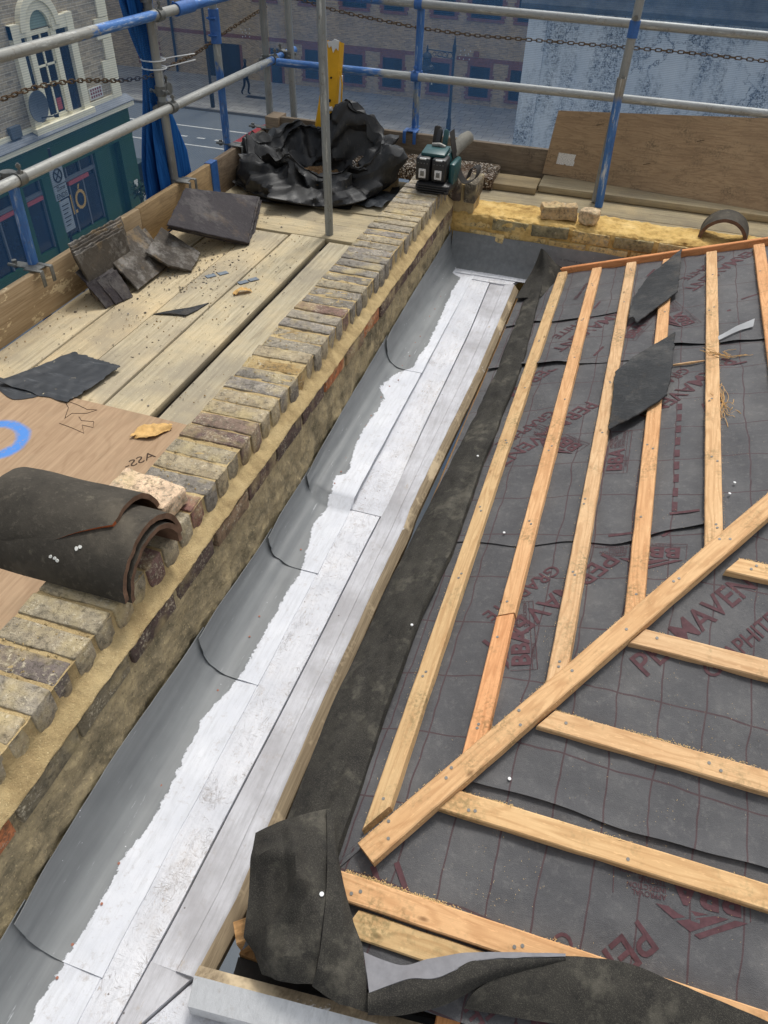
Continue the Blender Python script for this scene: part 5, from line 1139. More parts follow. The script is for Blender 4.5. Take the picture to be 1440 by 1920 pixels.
# bent yellow channel standing behind the heap
M['yellowpaint'] = plain('yellow_paint', c(226, 170, 34), .5, .4, .1, 14)
yc = thing('yellow_channel', (-2.0, 5.16, -.2), 'bent yellow metal channel with holes and a chipped white top standing behind the polythene', 'metal channel')
def ych():
    a0, b0 = Vector((-2.172, 5.235, -.25)), Vector((-2.024, 5.25, -.25)); a1, b1 = Vector((-2.057, 5.25, .437)), Vector((-1.967, 5.26, .432)); V = []; N = 16
    for i in range(N+1):
        t = i/N; a = a0.lerp(a1, t); b = b0.lerp(b1, t); w = b-a
        jag = (.012*nz(i*9.1)) if i == N else 0
        V += [a+Vector((-.03*(1-t), .04, 0)), a+Vector((0, 0, 0)), a+w*.97+Vector((0, 0, jag)), b+Vector((.004, .012, 0)), b+Vector((.008, .05, -.01))]
    F = [(i*5+j, i*5+j+1, (i+1)*5+j+1, (i+1)*5+j) for i in range(N) for j in range(4)]
    return V, F
v_, f_ = ych(); nn = len(v_); wob('channel', [tuple(p) for p in v_]+[(p.x+.001, p.y+.004, p.z) for p in v_], list(f_)+[tuple(i+nn for i in reversed(q)) for q in f_], smooth=30, parent=yc, mat=M['yellowpaint'])
for (t, x, r_) in ((.36, .60, .009), (.50, .62, .009), (.70, .6, .006)):
    z = -.25+.687*t; xx = -2.172+.115*t+x*(.148-.058*t); wob('hole', *tube([(xx, 5.236+.01*t, z), (xx, 5.246+.01*t, z)], r_, 12), parent=yc, mat=M['black'])
wob('slot', *tube([(-2.04, 5.238, .045), (-2.02, 5.238, .048)], .014, 12), parent=yc, mat=M['clout'])
wob('chipped_top', [tuple(p) for p in prism([(0, 0), (.012, -.035), (.028, -.02), (.04, -.06), (.06, -.03), (.075, -.045), (.082, .01), (.05, .018), (.03, .004)], .005, Matrix.Translation((-2.05, 5.25, .435)) @ Matrix.Rotation(R(90), 4, 'X'))[0]], prism([(0, 0)]*9, .005)[1], parent=yc, mat=M['clout'])
wob('white_strip', *tube([(-1.99, 5.25, -.05), (-1.968, 5.25, .095), (-1.955, 5.25, .25)], .010, 8), parent=yc, mat=M['clout'])
wob('cable', *tube([(-1.985, 5.24, -.06), (-1.955, 5.24, .075), (-1.947, 5.24, .2), (-1.96, 5.24, .28)], .005, 6), parent=yc, mat=M['yellowpaint'])
# pebbly concrete slab
g = G('pebbledash'); v = g.co(rnd=False); vc = g.vor(v, 95, 'F1', 'Color'); vd = g.vor(v, 95)
s1 = g.sep(vc)[0]; col = g.ramp(s1, [(.2, c(70, 56, 42)), (.45, c(128, 108, 84)), (.7, c(180, 165, 146)), (.9, c(214, 206, 194))]); col = g.mix(g.step(vd, .35, .6), col, c(56, 46, 38))
col = g.mix(g.ma('MULTIPLY', g.step(g.noise(v, 6, 4, .6), .5, .66), .6), col, c(86, 62, 42))
M['pebble'] = g.out(col, .9, g.bump(g.ma('SUBTRACT', 1., vd), .8, .006), .2)
v_, f_ = rbox(.94, .30, .075, .008, 40, 14, 4); v_ = [(p[0]+.006*nz(p[0]*40, p[1]*40, p[2]*40), p[1]+.006*nz(p[0]*40, p[1]*40, p[2]*40+9), p[2]+.004*nz(p[0]*60, p[1]*60, p[2]*60+4)) for p in v_]
ob('concrete_slab', mesh('concrete_slab', v_, f_, 30), Matrix.Translation((-1.30, 5.09, -.208)) @ Matrix.Rotation(.02, 4, 'Z'), mat=M['pebble'], label='long pebbly aggregate concrete slab lying behind the brick coping by the polythene heap', cat='slab')
for x in (-1.62, -1.2): wob('slab_bearer', *box(x, x+.1, 5.0, 5.2, D, -.248), mat=M['rough'], label='short timber bearer under the pebbly slab, nearer the '+('polythene heap' if x < -1.5 else 'power tool'), cat='timber', group='bearers under the slab')
# leaning plywood with a white label
g_ = M['ply2'] = wood('dusty_plywood', c(170, 146, 116), c(154, 131, 104), c(130, 108, 86), c(104, 92, 76), 0, .2, knots=False)
def ply2(u, v_):
    a = Vector((-.559, 5.286, -.204)).lerp(Vector((1.9, 4.98, -.204)), u); b = Vector((-.522, 5.292, .174)).lerp(Vector((1.9, 5.297, .34)), u); p = a.lerp(b, v_); p.y -= .0; return p
sv, sf = shell(*grid(ply2, 30, 8), 30, 8, .015)
lp = wob('leaning_plywood', sv, sf, smooth=30, mat=M['ply2'], color=(1, 1, 1), label='long dusty plywood panel with a white paper label leaning at the far right', cat='plywood')
g = G('paper_label'); v = g.co(rnd=False); k = g.noise(g.n('Mapping', {0: v, 3: (150, 1, 420)}).outputs[0], 1., 2, .5); col = g.mix(g.ma('MULTIPLY', g.step(k, .52, .56), .55), c(222, 220, 216), c(120, 120, 120)); M['label'] = g.out(col, .7, None, .3)
def onply(x, z, d=.0):
    u = (x+.559)/2.459; t = (z+.204)/(.378+.166*u); p = ply2(u, t); return Vector((p.x, p.y-.0025-d, p.z))
lb = [(-.487, -.063), (-.375, -.062), (-.378, -.10), (-.372, -.105), (-.374, -.130), (-.42, -.132), (-.43, -.124), (-.44, -.132), (-.487, -.131)]
wob('paper_label', [onply(*q) for q in lb]+[onply(*q)+Vector((0, .0015, 0)) for q in lb], [tuple(range(9)), tuple(reversed(range(9, 18)))]+[(i, 9+i, 9+(i+1) % 9, (i+1) % 9) for i in range(9)], parent=lp, mat=M['label'])
for x, z in ((.05, -.06), (-.3, .12), (.32, .1)): wob('split', *tube([onply(x, z), onply(x+.04, z+.012)], .0012, 4), parent=lp, mat=M['dark'])
# broken bricks and half ridge tile on the rear parapet
def lump(name, cx, cy, cz, sx, sy, sz, rz, seed, mat, label, cat, color, group=None, amp=.25):
    v, f = rbox(sx, sy, sz, min(sx, sy, sz)*.16, 8, 6, 5)
    out = []
    for p in v:
        P = Vector(p); n3 = noise.noise_vector(P*14+Vector((seed, seed*2, 0)))*amp*.055+noise.noise_vector(P*55+Vector((seed, 0, 3)))*.004; out.append(P+n3)
    zmn = min(p.z for p in out); o = ob(name, mesh(name, out, f, 38), Matrix.Translation((cx, cy, cz-zmn)) @ Matrix.Rotation(rz, 4, 'Z') , mat=mat, color=color, label=label, cat=cat, group=group); return o
lump('broken_brick', -.335, 4.37, -.158, .20, .09, .075, .25, 3, M['brick'], 'longer broken brick smeared with ochre mortar lying on the rear parapet', 'brick', c(214, 184, 138), 'broken bricks on the rear parapet')
lump('broken_brick', -.168, 4.36, -.158, .095, .085, .07, -.3, 8, M['brick'], 'small round brick lump in front of the foot of the short blue pole', 'brick', c(232, 204, 164), 'broken bricks on the rear parapet')
def ridge(name, x0, L, cy, cz, rad, th, mat, inner, label, group, cut=None, rz=0, seed=0, tilt=0, axis='x', halfang=math.pi/2, color=None, a0=None):
    nu, nv = 30, 36
    def pt(u, v_, r):
        a_ = a0 if a0 is not None else -halfang; th_ = a_+(halfang-a_)*v_; xe = (cut(v_) if cut else L)+.004*nz(v_*14, seed)
        x = xe*u if u > 0 else .004*nz(v_*12, seed+3); rr = r+.003*nz(u*3, v_*4, seed)
        return (x, rr*math.sin(th_), rr*math.cos(th_))
    V = [pt(i/nu, j/nv, rad) for j in range(nv+1) for i in range(nu+1)]; n = len(V); V += [pt(i/nu, j/nv, rad-th) for j in range(nv+1) for i in range(nu+1)]
    W = nu+1; F = []; mi = []
    for j in range(nv):
        for i in range(nu):
            q = (j*W+i, j*W+i+1, (j+1)*W+i+1, (j+1)*W+i); F.append(q); mi.append(0); F.append(tuple(n+k for k in reversed(q))); mi.append(1)
    for j in range(nv):
        for i, fl in ((0, 0), (nu, 1)):
            a, b = j*W+i, (j+1)*W+i; F.append((a, b, n+b, n+a) if not fl else (b, a, n+a, n+b)); mi.append(2 if (fl and cut and j/nv < .34) else 1)
    for i in range(nu):
        for j, fl in ((0, 0), (nv, 1)):
            a, b = j*W+i, j*W+i+1; F.append((b, a, n+a, n+b) if not fl else (a, b, n+b, n+a)); mi.append(0)
    me = mesh(name, V, F, 35)
    for m_ in (mat, inner, M['clayraw']): me.materials.append(m_)
    me.polygons.foreach_set('material_index', mi)
    return ob(name, me, Matrix.Translation((x0, cy, cz)) @ Matrix.Rotation(rz, 4, 'Z') @ Matrix.Rotation(tilt, 4, 'Y'), label=label, cat='ridge tile', group=group)
RG = 'half round ridge tiles piled on the coping'
ridge('ridge_tile', -1.262, .342, 1.105, .0, .122, .014, M['clay'], M['clayred'], 'lowest half round clay ridge tile of the pile, its red inner edge showing', RG, seed=2)
ridge('ridge_tile', -1.280, .357, 1.10, .018, .137, .015, M['clay'], M['clayred'], 'middle half round clay ridge tile of the pile, with white paint spots', RG, seed=5)
ridge('ridge_tile', -1.345, .352, 1.115, .034, .142, .014, M['clay'], M['clayred'], 'topmost half round clay ridge tile with a broken corner showing orange clay', RG, cut=lambda v_: (.352 if v_ > .33 else .352-.2*((.33-v_)/.25)**.85 if v_ > .08 else .152), seed=9, rz=.03, tilt=.0, a0=-1.40)
ridge('ridge_tile', .545, .16, 4.36, -.156, .125, .018, M['clay'], M['clayred'], 'short half round ridge tile standing as an arch on the rear parapet', None, rz=math.pi/2-.1, seed=14)
spots = plain('white_spots', c(226, 226, 220), .8, .2, .1)
mid = [o for o in COL.objects if o.name.startswith('ridge_tile')][1]
for k, (a, x) in enumerate(((-.74, .25), (-1.0, .185), (-1.04, .205), (-.70, .258), (-1.01, .197))):
    r_ = .1385; p = Vector((-1.280+x-.03, 1.10+r_*math.sin(a), .018+r_*math.cos(a))); nn_ = Vector((0, math.sin(a), math.cos(a))); s, u, t = frame(nn_)
    poly = [p+s*.0045*math.cos(b)*(1+.6*nz(b*3, k))+u*.0045*math.sin(b)*(1+.6*nz(b*2, k+5)) for b in [i*math.pi/4 for i in range(8)]]; wob('paint_spot', [q-nn_*.001 for q in poly]+[q+nn_*.0012 for q in poly], [tuple(range(8, 16)), tuple(reversed(range(8)))]+[(i, (i+1) % 8, 8+(i+1) % 8, 8+i) for i in range(8)], parent=mid, mat=spots)
lump('broken_brick', -1.075, 1.315, -.0, .20, .11, .062, -.12, 21, M['brick'], 'pinkish cream broken brick lying on the coping just behind the ridge tiles', 'brick', c(248, 218, 184), None, .1)

# ================================================================== CORDLESS POWER TOOL
M['teal'] = plain('teal_plastic', c(26, 72, 74), .4, .5, .12, 40)
M['greyroll'] = plain('grey_rubber', c(122, 120, 112), .8, .2, .2, 30)
M['strap'] = plain('black_webbing', c(52, 50, 48), .85, .2, .2, 90)
T = thing('power_tool', (-.99, 4.12, 0), 'teal twin battery power tool with black strap on the far end of the coping', 'power tool')
def tb_(name, x, y, z, sx, sy, sz, b, mat, rx=0, ry=0, rz=0, parent=T): 
    return ob(name, mesh(name, *rbox(sx, sy, sz, b, 2, 2, 2), 40), Matrix.Translation((x, y, z)) @ Matrix.Rotation(rz, 4, 'Z') @ Matrix.Rotation(ry, 4, 'Y') @ Matrix.Rotation(rx, 4, 'X'), parent=parent, mat=mat)
tb_('base', -.99, 4.13, .030, .195, .22, .056, .022, M['black'])
for k in range(4): tb_('fin', -.99, 4.016, .015+.012*k, .17-.012*(3-k if k < 1 else 0), .012, .006, .002, M['black'])
for i, x in enumerate((-1.052, -.966)):
    b = tb_('battery', x, 4.085, .118, .078, .10, .118, .012, M['black'])
    tb_('battery_label', x, 4.033, .100, .038, .004, .046, .001, M['label'], parent=b); tb_('battery_latch', x, 4.036, .172, .036, .008, .008, .002, M['clout'], parent=b)
    for k in range(4): tb_('vent', x-.024+.016*k, 4.034, .150, .006, .004, .003, .0008, M['steel'], parent=b)
    tb_('screen', x, 4.0305, .100, .020, .002, .024, .0005, M['steel'], parent=b)
tb_('housing', -1.005, 4.21, .125, .15, .16, .12, .03, M['teal']); tb_('housing_top', -1.01, 4.13, .188, .13, .12, .022, .008, M['teal'], .1)
tb_('side_cover', -.905, 4.16, .095, .035, .16, .11, .014, M['teal'])
tb_('handle', -1.03, 4.26, .205, .03, .035, .12, .01, M['black'], -.45); tb_('guard', -.995, 4.27, .205, .022, .05, .11, .008, M['teal'], -.4)
tb_('chain_cover', -1.045, 4.28, .21, .035, .06, .12, .01, M['strap'], -.4)
wob('knob', *tube([(-1.04, 4.17, .205), (-1.0, 4.17, .21), (-.97, 4.17, .2)], .012, 10), smooth=60, parent=T, mat=M['steel'])
wob('grey_sleeve', *tube([(-.945, 4.18, .12), (-.93, 4.25, .175), (-.905, 4.33, .205), (-.89, 4.37, .21)], [.02, .032, .036, .034], 16), smooth=50, parent=T, mat=M['greyroll'])
def ribbon(pts, w, th, wdir):
    pts = [Vector(p) for p in pts]; V = []; F = []; n = len(pts); wd_ = Vector(wdir).normalized()
    D_ = [Vector(cr(np.array(pts), k/60)) for k in range(61)]
    for i, p in enumerate(D_):
        t = (D_[min(i+1, 60)]-D_[max(i-1, 0)]).normalized(); u = t.cross(wd_).normalized()
        V += [p-wd_*w/2-u*th/2, p+wd_*w/2-u*th/2, p+wd_*w/2+u*th/2, p-wd_*w/2+u*th/2]
    for i in range(60):
        for j in range(4): F.append((i*4+j, i*4+(j+1) % 4, (i+1)*4+(j+1) % 4, (i+1)*4+j))
    return V, F+[(3, 2, 1, 0), (240, 241, 242, 243)]
wob('strap', *ribbon([(-.955, 4.24, .27), (-.93, 4.2, .2), (-.90, 4.2, .10), (-.85, 4.19, .035), (-.80, 4.23, .05), (-.80, 4.28, .09), (-.84, 4.3, .075), (-.85, 4.27, .03)], .045, .003, (.3, 1, .15)), smooth=40, parent=T, mat=M['strap'])

# ================================================================== STREET BELOW
GZ = -10.0
g = G('asphalt'); v = g.co(rnd=False); n = g.noise(v, .35, 6, .7); f = g.noise(v, 30, 4, .7)
M['asphalt'] = g.out(g.mix(g.ma('MULTIPLY', f, .4), g.ramp(n, [(.3, c(92, 100, 108)), (.7, c(110, 116, 122))]), c(60, 62, 64)), .9, g.bump(f, .3, .01), .2)
g = G('paving'); v = g.co(rnd=False); k = g.n('TexBrick', {'Vector': v, 'Color1': c(160, 158, 152), 'Color2': c(146, 144, 140), 'Mortar': c(70, 70, 68), 'Scale': 1., 'Mortar Size': .012, 'Brick Width': .9, 'Row Height': .62})
n = g.noise(v, .8, 6, .7); M['paving'] = g.out(g.mix(g.ma('MULTIPLY', g.step(n, .45, .7), .4), k.outputs[0], c(96, 95, 92)), .9, g.bump(k.outputs[1], -.3, .01), .2)
M['concrete'] = plain('pale_concrete', c(150, 148, 142), .9, .1, .12, 1.2)
M['kerb'] = plain('kerb_stone', c(120, 118, 114), .9, .1, .1, 2)
M['roadpaint'] = plain('road_paint', c(200, 200, 196), .8, .1, .2, 3)
M['redroad'] = plain('red_surface', c(150, 60, 56), .9, .1, .15, 2)
wob('road', *box(-400, 400, -300, 400, GZ-.3, GZ), mat=M['asphalt'], kind='structure', label='grey asphalt road far below the scaffold')
wob('pavement', *box(-90, 60, 41.0, 48.2, GZ, GZ+.11), mat=M['paving'], kind='structure', label='slabbed pavement in front of the brick building')
wob('kerb', *box(-90, 60, 40.8, 40.998, GZ, GZ+.12), mat=M['kerb'], kind='structure', label='stone kerb of the far pavement')
wob('side_pavement', *box(-40, -17.2, -60, 30.2, GZ, GZ+.1), mat=M['concrete'], kind='structure', label='pale pavement round the pub corner')
def rd(name, pts, m, lab):
    n = len(pts); wob(name, [(x, y, GZ+.004) for x, y in pts]+[(x, y, GZ+.001) for x, y in pts], [tuple(range(n)), tuple(reversed(range(n, 2*n)))]+[(i, n+i, n+(i+1) % n, (i+1) % n) for i in range(n)], mat=m, kind='structure', label=lab)
rd('road_line', [(-40, 37.72), (-8, 37.86), (-8, 37.98), (-40, 37.84)], M['roadpaint'], 'long white road line')
rd('road_line', [(-28, 34.95), (-8, 34.95), (-8, 35.06), (-28, 35.06)], M['roadpaint'], 'second white road line')
for i in range(9):
    x = -24.3+i*1.0; rd('road_dash', [(x, 36.1), (x+.42, 36.13), (x+.46, 36.27), (x+.04, 36.24)], M['roadpaint'], 'short white road dash')
rd('road_line', [(-23.75, 31.42), (-21.4, 31.58), (-21.4, 31.76), (-23.75, 31.6)], M['roadpaint'], 'white give way line by the pub')
for y, x in ((30.7, -23.0), (30.35, -22.2), (30.1, -22.8)): rd('road_line', [(x-.6, y), (x+.5, y+.08), (x+.5, y+.18), (x-.6, y+.1)], M['roadpaint'], 'short white line by the pub')
rd('red_road_strip', [(-19.3, 35.5), (-18.7, 35.5), (-18.6, 39.3), (-17, 40.4), (-8, 40.55), (-8, 40.75), (-18.5, 40.7), (-19.3, 39.5)], M['redroad'], 'red strip of road surface near the far kerb')
# ---- brick building across the road
M['bk'] = bricktex('yellow_brown_brick', 'x', c(196, 172, 134), c(154, 134, 106), c(176, 168, 150), 1.0, c(134, 124, 108))
M['bkred'] = plain('red_brick_trim', c(130, 92, 82), .9, .1, .25, 6)
g = G('dark_window'); v = g.co(); n = g.noise(v, .8, 3); M['glass'] = g.out(g.ramp(n, [(.35, c(26, 34, 44)), (.7, c(44, 54, 66))]), .08, None, .5)
M['frame'] = plain('dark_frame', c(40, 48, 58), .6, .3, .1)
bb = thing('brick_building', (-20, 50, GZ), 'long brown brick building across the road with dark windows in red brick surrounds', 'building')
BV = 48.0
wob('wall', *box(-60, 6, BV, BV+10, GZ, 1.5), parent=bb, mat=M['bk'])
wob('roof', *prism([(-60.4, 1.5), (6.4, 1.5), (6.4, 1.8), (-60.4, 1.8)], 10.8, Matrix.Translation((0, BV+10.4, 0)) @ Matrix.Rotation(R(90), 4, 'X')), parent=bb, mat=M['frame'])
pane_m, frame_m = None, None
def window(x0, x1, z0, z1, bars=0):
    P = [box(x0-.16, x0, BV-.03, BV+.02, z0-.1, z1+.02), box(x1, x1+.16, BV-.03, BV+.02, z0-.1, z1+.02), box(x0-.16, x1+.16, BV-.03, BV+.02, z1+.02, z1+.25)]
    for k in range(int((z1-z0)/.3)):
        P += [box(x0-.26, x0-.16, BV-.028, BV+.02, z0+.3*k, z0+.3*k+.15), box(x1+.16, x1+.26, BV-.028, BV+.02, z0+.3*k, z0+.3*k+.15)]
    w = wob('window', *join(P), parent=bb, mat=M['bkred'])
    wob('sill', *box(x0-.2, x1+.2, BV-.10, BV+.02, z0-.22, z0-.08), parent=w, mat=M['bkred'])
    wob('pane', *box(x0+.002, x1-.002, BV-.004, BV+.02, z0-.078, z1+.018), parent=w, mat=M['glass'])
    F_ = [box(x0+.003, x0+.07, BV-.02, BV, z0-.07, z1+.01), box(x1-.07, x1-.003, BV-.02, BV, z0-.07, z1+.01), box(x0+.07, x1-.07, BV-.02, BV, z1-.06, z1+.01), box(x0+.07, x1-.07, BV-.02, BV, z0-.07, z0), box(x0+.07, x1-.07, BV-.018, BV, (z0*.55+z1*.45)-.03, (z0*.55+z1*.45)+.03)]
    for b in range(bars): xx = x0+(x1-x0)*(b+1)/(bars+1); F_.append(box(xx-.03, xx+.03, BV-.016, BV, z0, z1-.06))
    wob('frame', *join(F_), parent=w, mat=M['frame'])
for a, b in ((-20.2, -19.35), (-17.7, -16.54), (-15.29, -14.1), (-12.4, -11.26), (-10.05, -8.9), (-7.71, -6.55), (-5.2, -4.0), (-31.5, -30.3)): window(a, b, -9.38, -7.95)
for a, b, k in ((-29.5, -28.3, 0), (-26.4, -25.0, 1), (-23.2, -22.0, 0), (-20.3, -19.1, 1), (-17.77, -16.32, 3), (-15.29, -14.1, 0), (-12.4, -11.2, 0), (-10.28, -8.6, 3), (-7.7, -6.5, 0), (-5.2, -4.0, 0)): window(a, b, -5.55, -4.1, k)
for a, b in ((-26.65, -24.5), (-22.42, -21.75)): 
    dd = wob('door', *box(a, b, BV-.05, BV+.02, GZ+.11, -8.05), parent=bb, mat=M['frame']); wob('door_surround', *join([box(a-.15, a, BV-.03, BV+.01, GZ+.11, -8.05), box(b, b+.15, BV-.03, BV+.01, GZ+.11, -8.05)]), parent=bb, mat=M['bkred'])
for a, b in ((-30, -13.4), (-10.9, -4)): wob('soldier_course', *box(a, b, BV-.014, BV+.01, -7.70, -7.5), parent=bb, mat=M['bkred'])
for x in (-21.12, -28.95): wob('downpipe', *tube([(x, BV-.12, GZ+.15), (x, BV-.12, 1.4)], .075, 10), smooth=60, parent=bb, mat=M['frame'])
wob('alarm_box', *box(-9.92, -9.62, BV-.12, BV, -7.45, -7.2), parent=bb, mat=M['bkred'])
dotm = mesh('dot', *prism([(math.cos(k*math.pi/4)*.035, math.sin(k*math.pi/4)*.035) for k in range(8)], .012, Matrix.Rotation(R(90), 4, 'X')))
M['dot'] = plain('white_dot', c(214, 214, 208), .7, .2, .05)
for bx, bz in ((-24.25, -7.2), (-10.7, -7.2)):
    for k in range(9): ob('dot', dotm, Matrix.Translation((bx+.26*(k % 3)+random.uniform(-.06, .06), BV-.003, bz-.2*(k//3)+random.uniform(-.04, .04))), parent=bb, mat=M['dot'])
for x, z in ((-17.0, -8.85), (-14.65, -8.75), (-12.2, -9.0)): wob('notice', *box(x-.1, x+.1 if x < -14 else x-.02, BV-.03, BV-.022, z-.08, z+.02), parent=bb, mat=M['dot'])
# ---- street lamp, bare column, person, pavement grate
M['iron'] = plain('dark_iron', c(34, 42, 50), .5, .4, .15, 5)
lm = thing('street_lamp', (-9.75, 42.3, GZ+.11), 'dark cast iron street lamp with scrolled bracket and hanging lantern before the brick building', 'street lamp')
lx, ly = -9.75, 42.3
wob('column', *join([tube([(lx, ly, GZ+.11), (lx, ly, GZ+.6), (lx, ly, GZ+.7), (lx, ly, -6.5), (lx, ly, -6.2), (lx, ly, -6.0), (lx, ly, -5.95)], [.13, .13, .085, .06, .10, .09, .05], 12), tube([(lx, ly, -5.95), (lx, ly, -5.82), (lx, ly, -5.6)], [.06, .05, .01], 8)]), smooth=60, parent=lm, mat=M['iron'])
sc_ = [tube([(lx, ly, -6.33), (lx-1.45, ly, -6.28)], .028, 8), tube([(lx, ly, -6.62), (lx-.95, ly, -6.50)], .018, 6)]
for k in range(4):
    cx = lx-.2-.27*k; r_ = .13-.015*k; sc_.append(tube([(cx+r_*math.cos(a), ly, -6.47+r_*math.sin(a)) for a in [i*math.pi/8 for i in range(16)]], .016, 5, closed=True))
wob('bracket', *join(sc_), smooth=60, parent=lm, mat=M['iron'])
wob('lantern', *tube([(lx-1.38, ly, -6.1), (lx-1.38, ly, -6.25), (lx-1.38, ly, -6.4), (lx-1.38, ly, -6.5), (lx-1.38, ly, -6.62), (lx-1.38, ly, -6.66), (lx-1.38, ly, -6.95), (lx-1.38, ly, -7.0), (lx-1.38, ly, -7.12), (lx-1.38, ly, -7.2)], [.02, .05, .06, .22, .26, .2, .22, .34, .4, .36], 16), smooth=40, parent=lm, mat=M['iron'])
wob('bowl', *tube([(lx-1.38, ly, -7.2), (lx-1.38, ly, -7.3), (lx-1.38, ly, -7.36)], [.3, .22, .05], 14), smooth=60, parent=lm, mat=M['frame'])
wob('street_column', *tube([(-23.04, 41.3, GZ+.11), (-23.04, 41.3, GZ+.9), (-23.04, 41.3, GZ+1.0), (-23.04, 41.3, -3)], [.12, .12, .075, .06], 12), smooth=60, mat=M['iron'], label='plain dark street column at the kerb left of the walking person', cat='street column')
wob('pavement_grate', *box(-22.4, -20.9, 44.0, 44.5, GZ+.111, GZ+.116), mat=M['iron'], label='dark metal grate set in the far pavement beside the walking person', cat='grate')
def person():
    me = bpy.data.meshes.new('person'); J = [(0, 0, .95), (0, 0, 1.15), (.01, 0, 1.38), (.02, 0, 1.5), (.04, 0, 1.63), (.05, 0, 1.72),
        (.02, .09, .9), (.14, .10, .5), (.05, .10, .08), (.2, .10, .04), (-.02, -.09, .9), (-.06, -.10, .5), (-.28, -.10, .12), (-.2, -.1, .03),
        (.0, .19, 1.38), (-.08, .24, 1.1), (.05, .24, .88), (.0, -.19, 1.38), (.05, -.24, 1.1), (.22, -.23, .92)]
    E_ = [(0, 1), (1, 2), (2, 3), (3, 4), (4, 5), (0, 6), (6, 7), (7, 8), (8, 9), (0, 10), (10, 11), (11, 12), (12, 13), (2, 14), (14, 15), (15, 16), (2, 17), (17, 18), (18, 19)]
    Rr = [.14, .14, .14, .06, .09, .08, .09, .065, .05, .04, .09, .065, .05, .04, .07, .05, .035, .07, .05, .035]
    me.from_pydata(J, E_, []); o = bpy.data.objects.new('person', me); COL.objects.link(o)
    m = o.modifiers.new('skin', 'SKIN'); s = o.modifiers.new('sub', 'SUBSURF'); s.levels = 1; s.render_levels = 1
    for sk, r_ in zip(me.skin_vertices[0].data, Rr): sk.radius = (r_, r_)
    me.skin_vertices[0].data[0].use_root = True
    dg = bpy.context.evaluated_depsgraph_get(); r2 = bpy.data.meshes.new_from_object(o.evaluated_get(dg)); bpy.data.objects.remove(o)
    r2.polygons.foreach_set('use_smooth', [True]*len(r2.polygons)); r2.materials.clear(); return r2
M['clothes'] = plain('dark_clothes', c(36, 40, 48), .9, .1, .1)
pe = ob('person', person(), Matrix.Translation((-22.55, 44.6, GZ+.11)), mat=M['clothes'], label='person in dark clothes walking along the far pavement', cat='person')
wob('hair', *tube([(-22.55+.04, 44.6, GZ+.11+1.68), (-22.55+.03, 44.6, GZ+.11+1.80), (-22.55+.03, 44.6, GZ+.11+1.83)], [.105, .09, .03], 10), smooth=60, parent=pe, mat=M['black'])
# ---- pub on the left
M['pbk'] = bricktex('grey_brown_brick', 'y', c(196, 180, 152), c(158, 146, 124), c(216, 208, 190), 1.35, c(142, 134, 120))
M['cream'] = plain('cream_stone', c(244, 236, 210), .8, .2, .08, 2)
M['green'] = plain('dark_green_paint', c(38, 80, 54), .45, .4, .1, 2)
M['gold'] = plain('gold_letters', c(196, 158, 84), .5, .4, .1)
M['pinkbar'] = plain('pink_bar', c(176, 92, 94), .7, .2, .1); M['leadroof'] = plain('lead_roofing', c(104, 110, 118), .6, .4, .15, 3)
M['greenglass'] = plain('green_glass', c(140, 160, 150), .3, .5, .1, 2); M['shopglass'] = plain('shop_glass', c(24, 36, 54), .12, .5, .3, .8)
pb = thing('corner_pub', (-20, 22, GZ), 'brown brick corner pub with cream arched window and dark green shopfront', 'building')
PX = -18.5
def pbx(name, x0, x1, y0, y1, z0, z1, m, par_=None): return wob(name, *box(PX+x0, PX+x1, y0, y1, z0, z1), parent=par_ or pb, mat=M[m])
pbx('wall', -12, 0, -20, 26.4, -5.9, 2.5, 'pbk'); pbx('shop_wall', -12, -.12, -20, 26.35, GZ, -5.9, 'green')
pbx('parapet', -12.1, .1, -20.1, 26.5, 2.5, 2.9, 'cream')
pbx('cornice', -.1, .32, -20, 26.7, -6.14, -5.98, 'cream'); wob('cornice_roof', *prism([(PX-.05, -5.80), (PX+.05, -5.80), (PX+.36, -5.95), (PX+.36, -5.975), (PX-.05, -5.975)], 46.7, Matrix(((1, 0, 0, 0), (0, 0, -1, 26.72), (0, 1, 0, 0), (0, 0, 0, 1)))), parent=pb, mat=M['leadroof'])
pbx('fascia', -.1, .12, -20, 26.55, -7.15, -6.145, 'green')
for a, b in ((24.05, 24.95), (25.6, 26.5), (21.05, 21.6), (19.65, 20.1), (16.0, 16.5)): pbx('pilaster', -.1, .14, a, b, GZ+.1, -7.15, 'green')
for a, b in ((21.62, 24.02), (20.12, 21.03), (16.52, 19.63), (12, 15.9)):
    s_ = pbx('shop_window', -.11, -.02, a, b, -9.4, -7.16, 'shopglass')
    w_ = [box(PX-.02, PX+.06, a, b, -7.64, -7.52)]+[box(PX-.02, PX+.05, y, y+.06, -9.4, -7.16) for y in np.linspace(a, b-.06, max(2, int((b-a)/.75)+1))]
    wob('frame', *join(w_), parent=s_, mat=M['leadroof']); pbx('stall_riser', -.11, .08, a, b, GZ+.1, -9.41, 'green')
    if a > 16: pbx('pink_bar', .0, .09, a+.05 if a < 21 else 22.39, b-.05 if b < 23 else 23.53, -7.78, -7.66, 'pinkbar', s_)
def facing_x(s, size, y, z, x, par_, m, sx=1.0, bold=.012):
    tv, tf = text_vf(s, bold); wob('lettering', [(x, y+p[0]*size*sx, z+p[1]*size) for p in tv], tf, parent=par_, mat=m)
sgn = pbx('lettering_panel', -.02, .03, 21.64, 24.0, -9.3, -7.8, 'shopglass')
facing_x('I', .95, 21.72, -8.72, PX+.035, pb, M['gold'], .8); facing_x('L', .95, 22.30, -8.74, PX+.035, pb, M['gold'], .62); facing_x('\u00d3', .93, 22.55, -8.70, PX+.035, pb, M['gold'], .85)
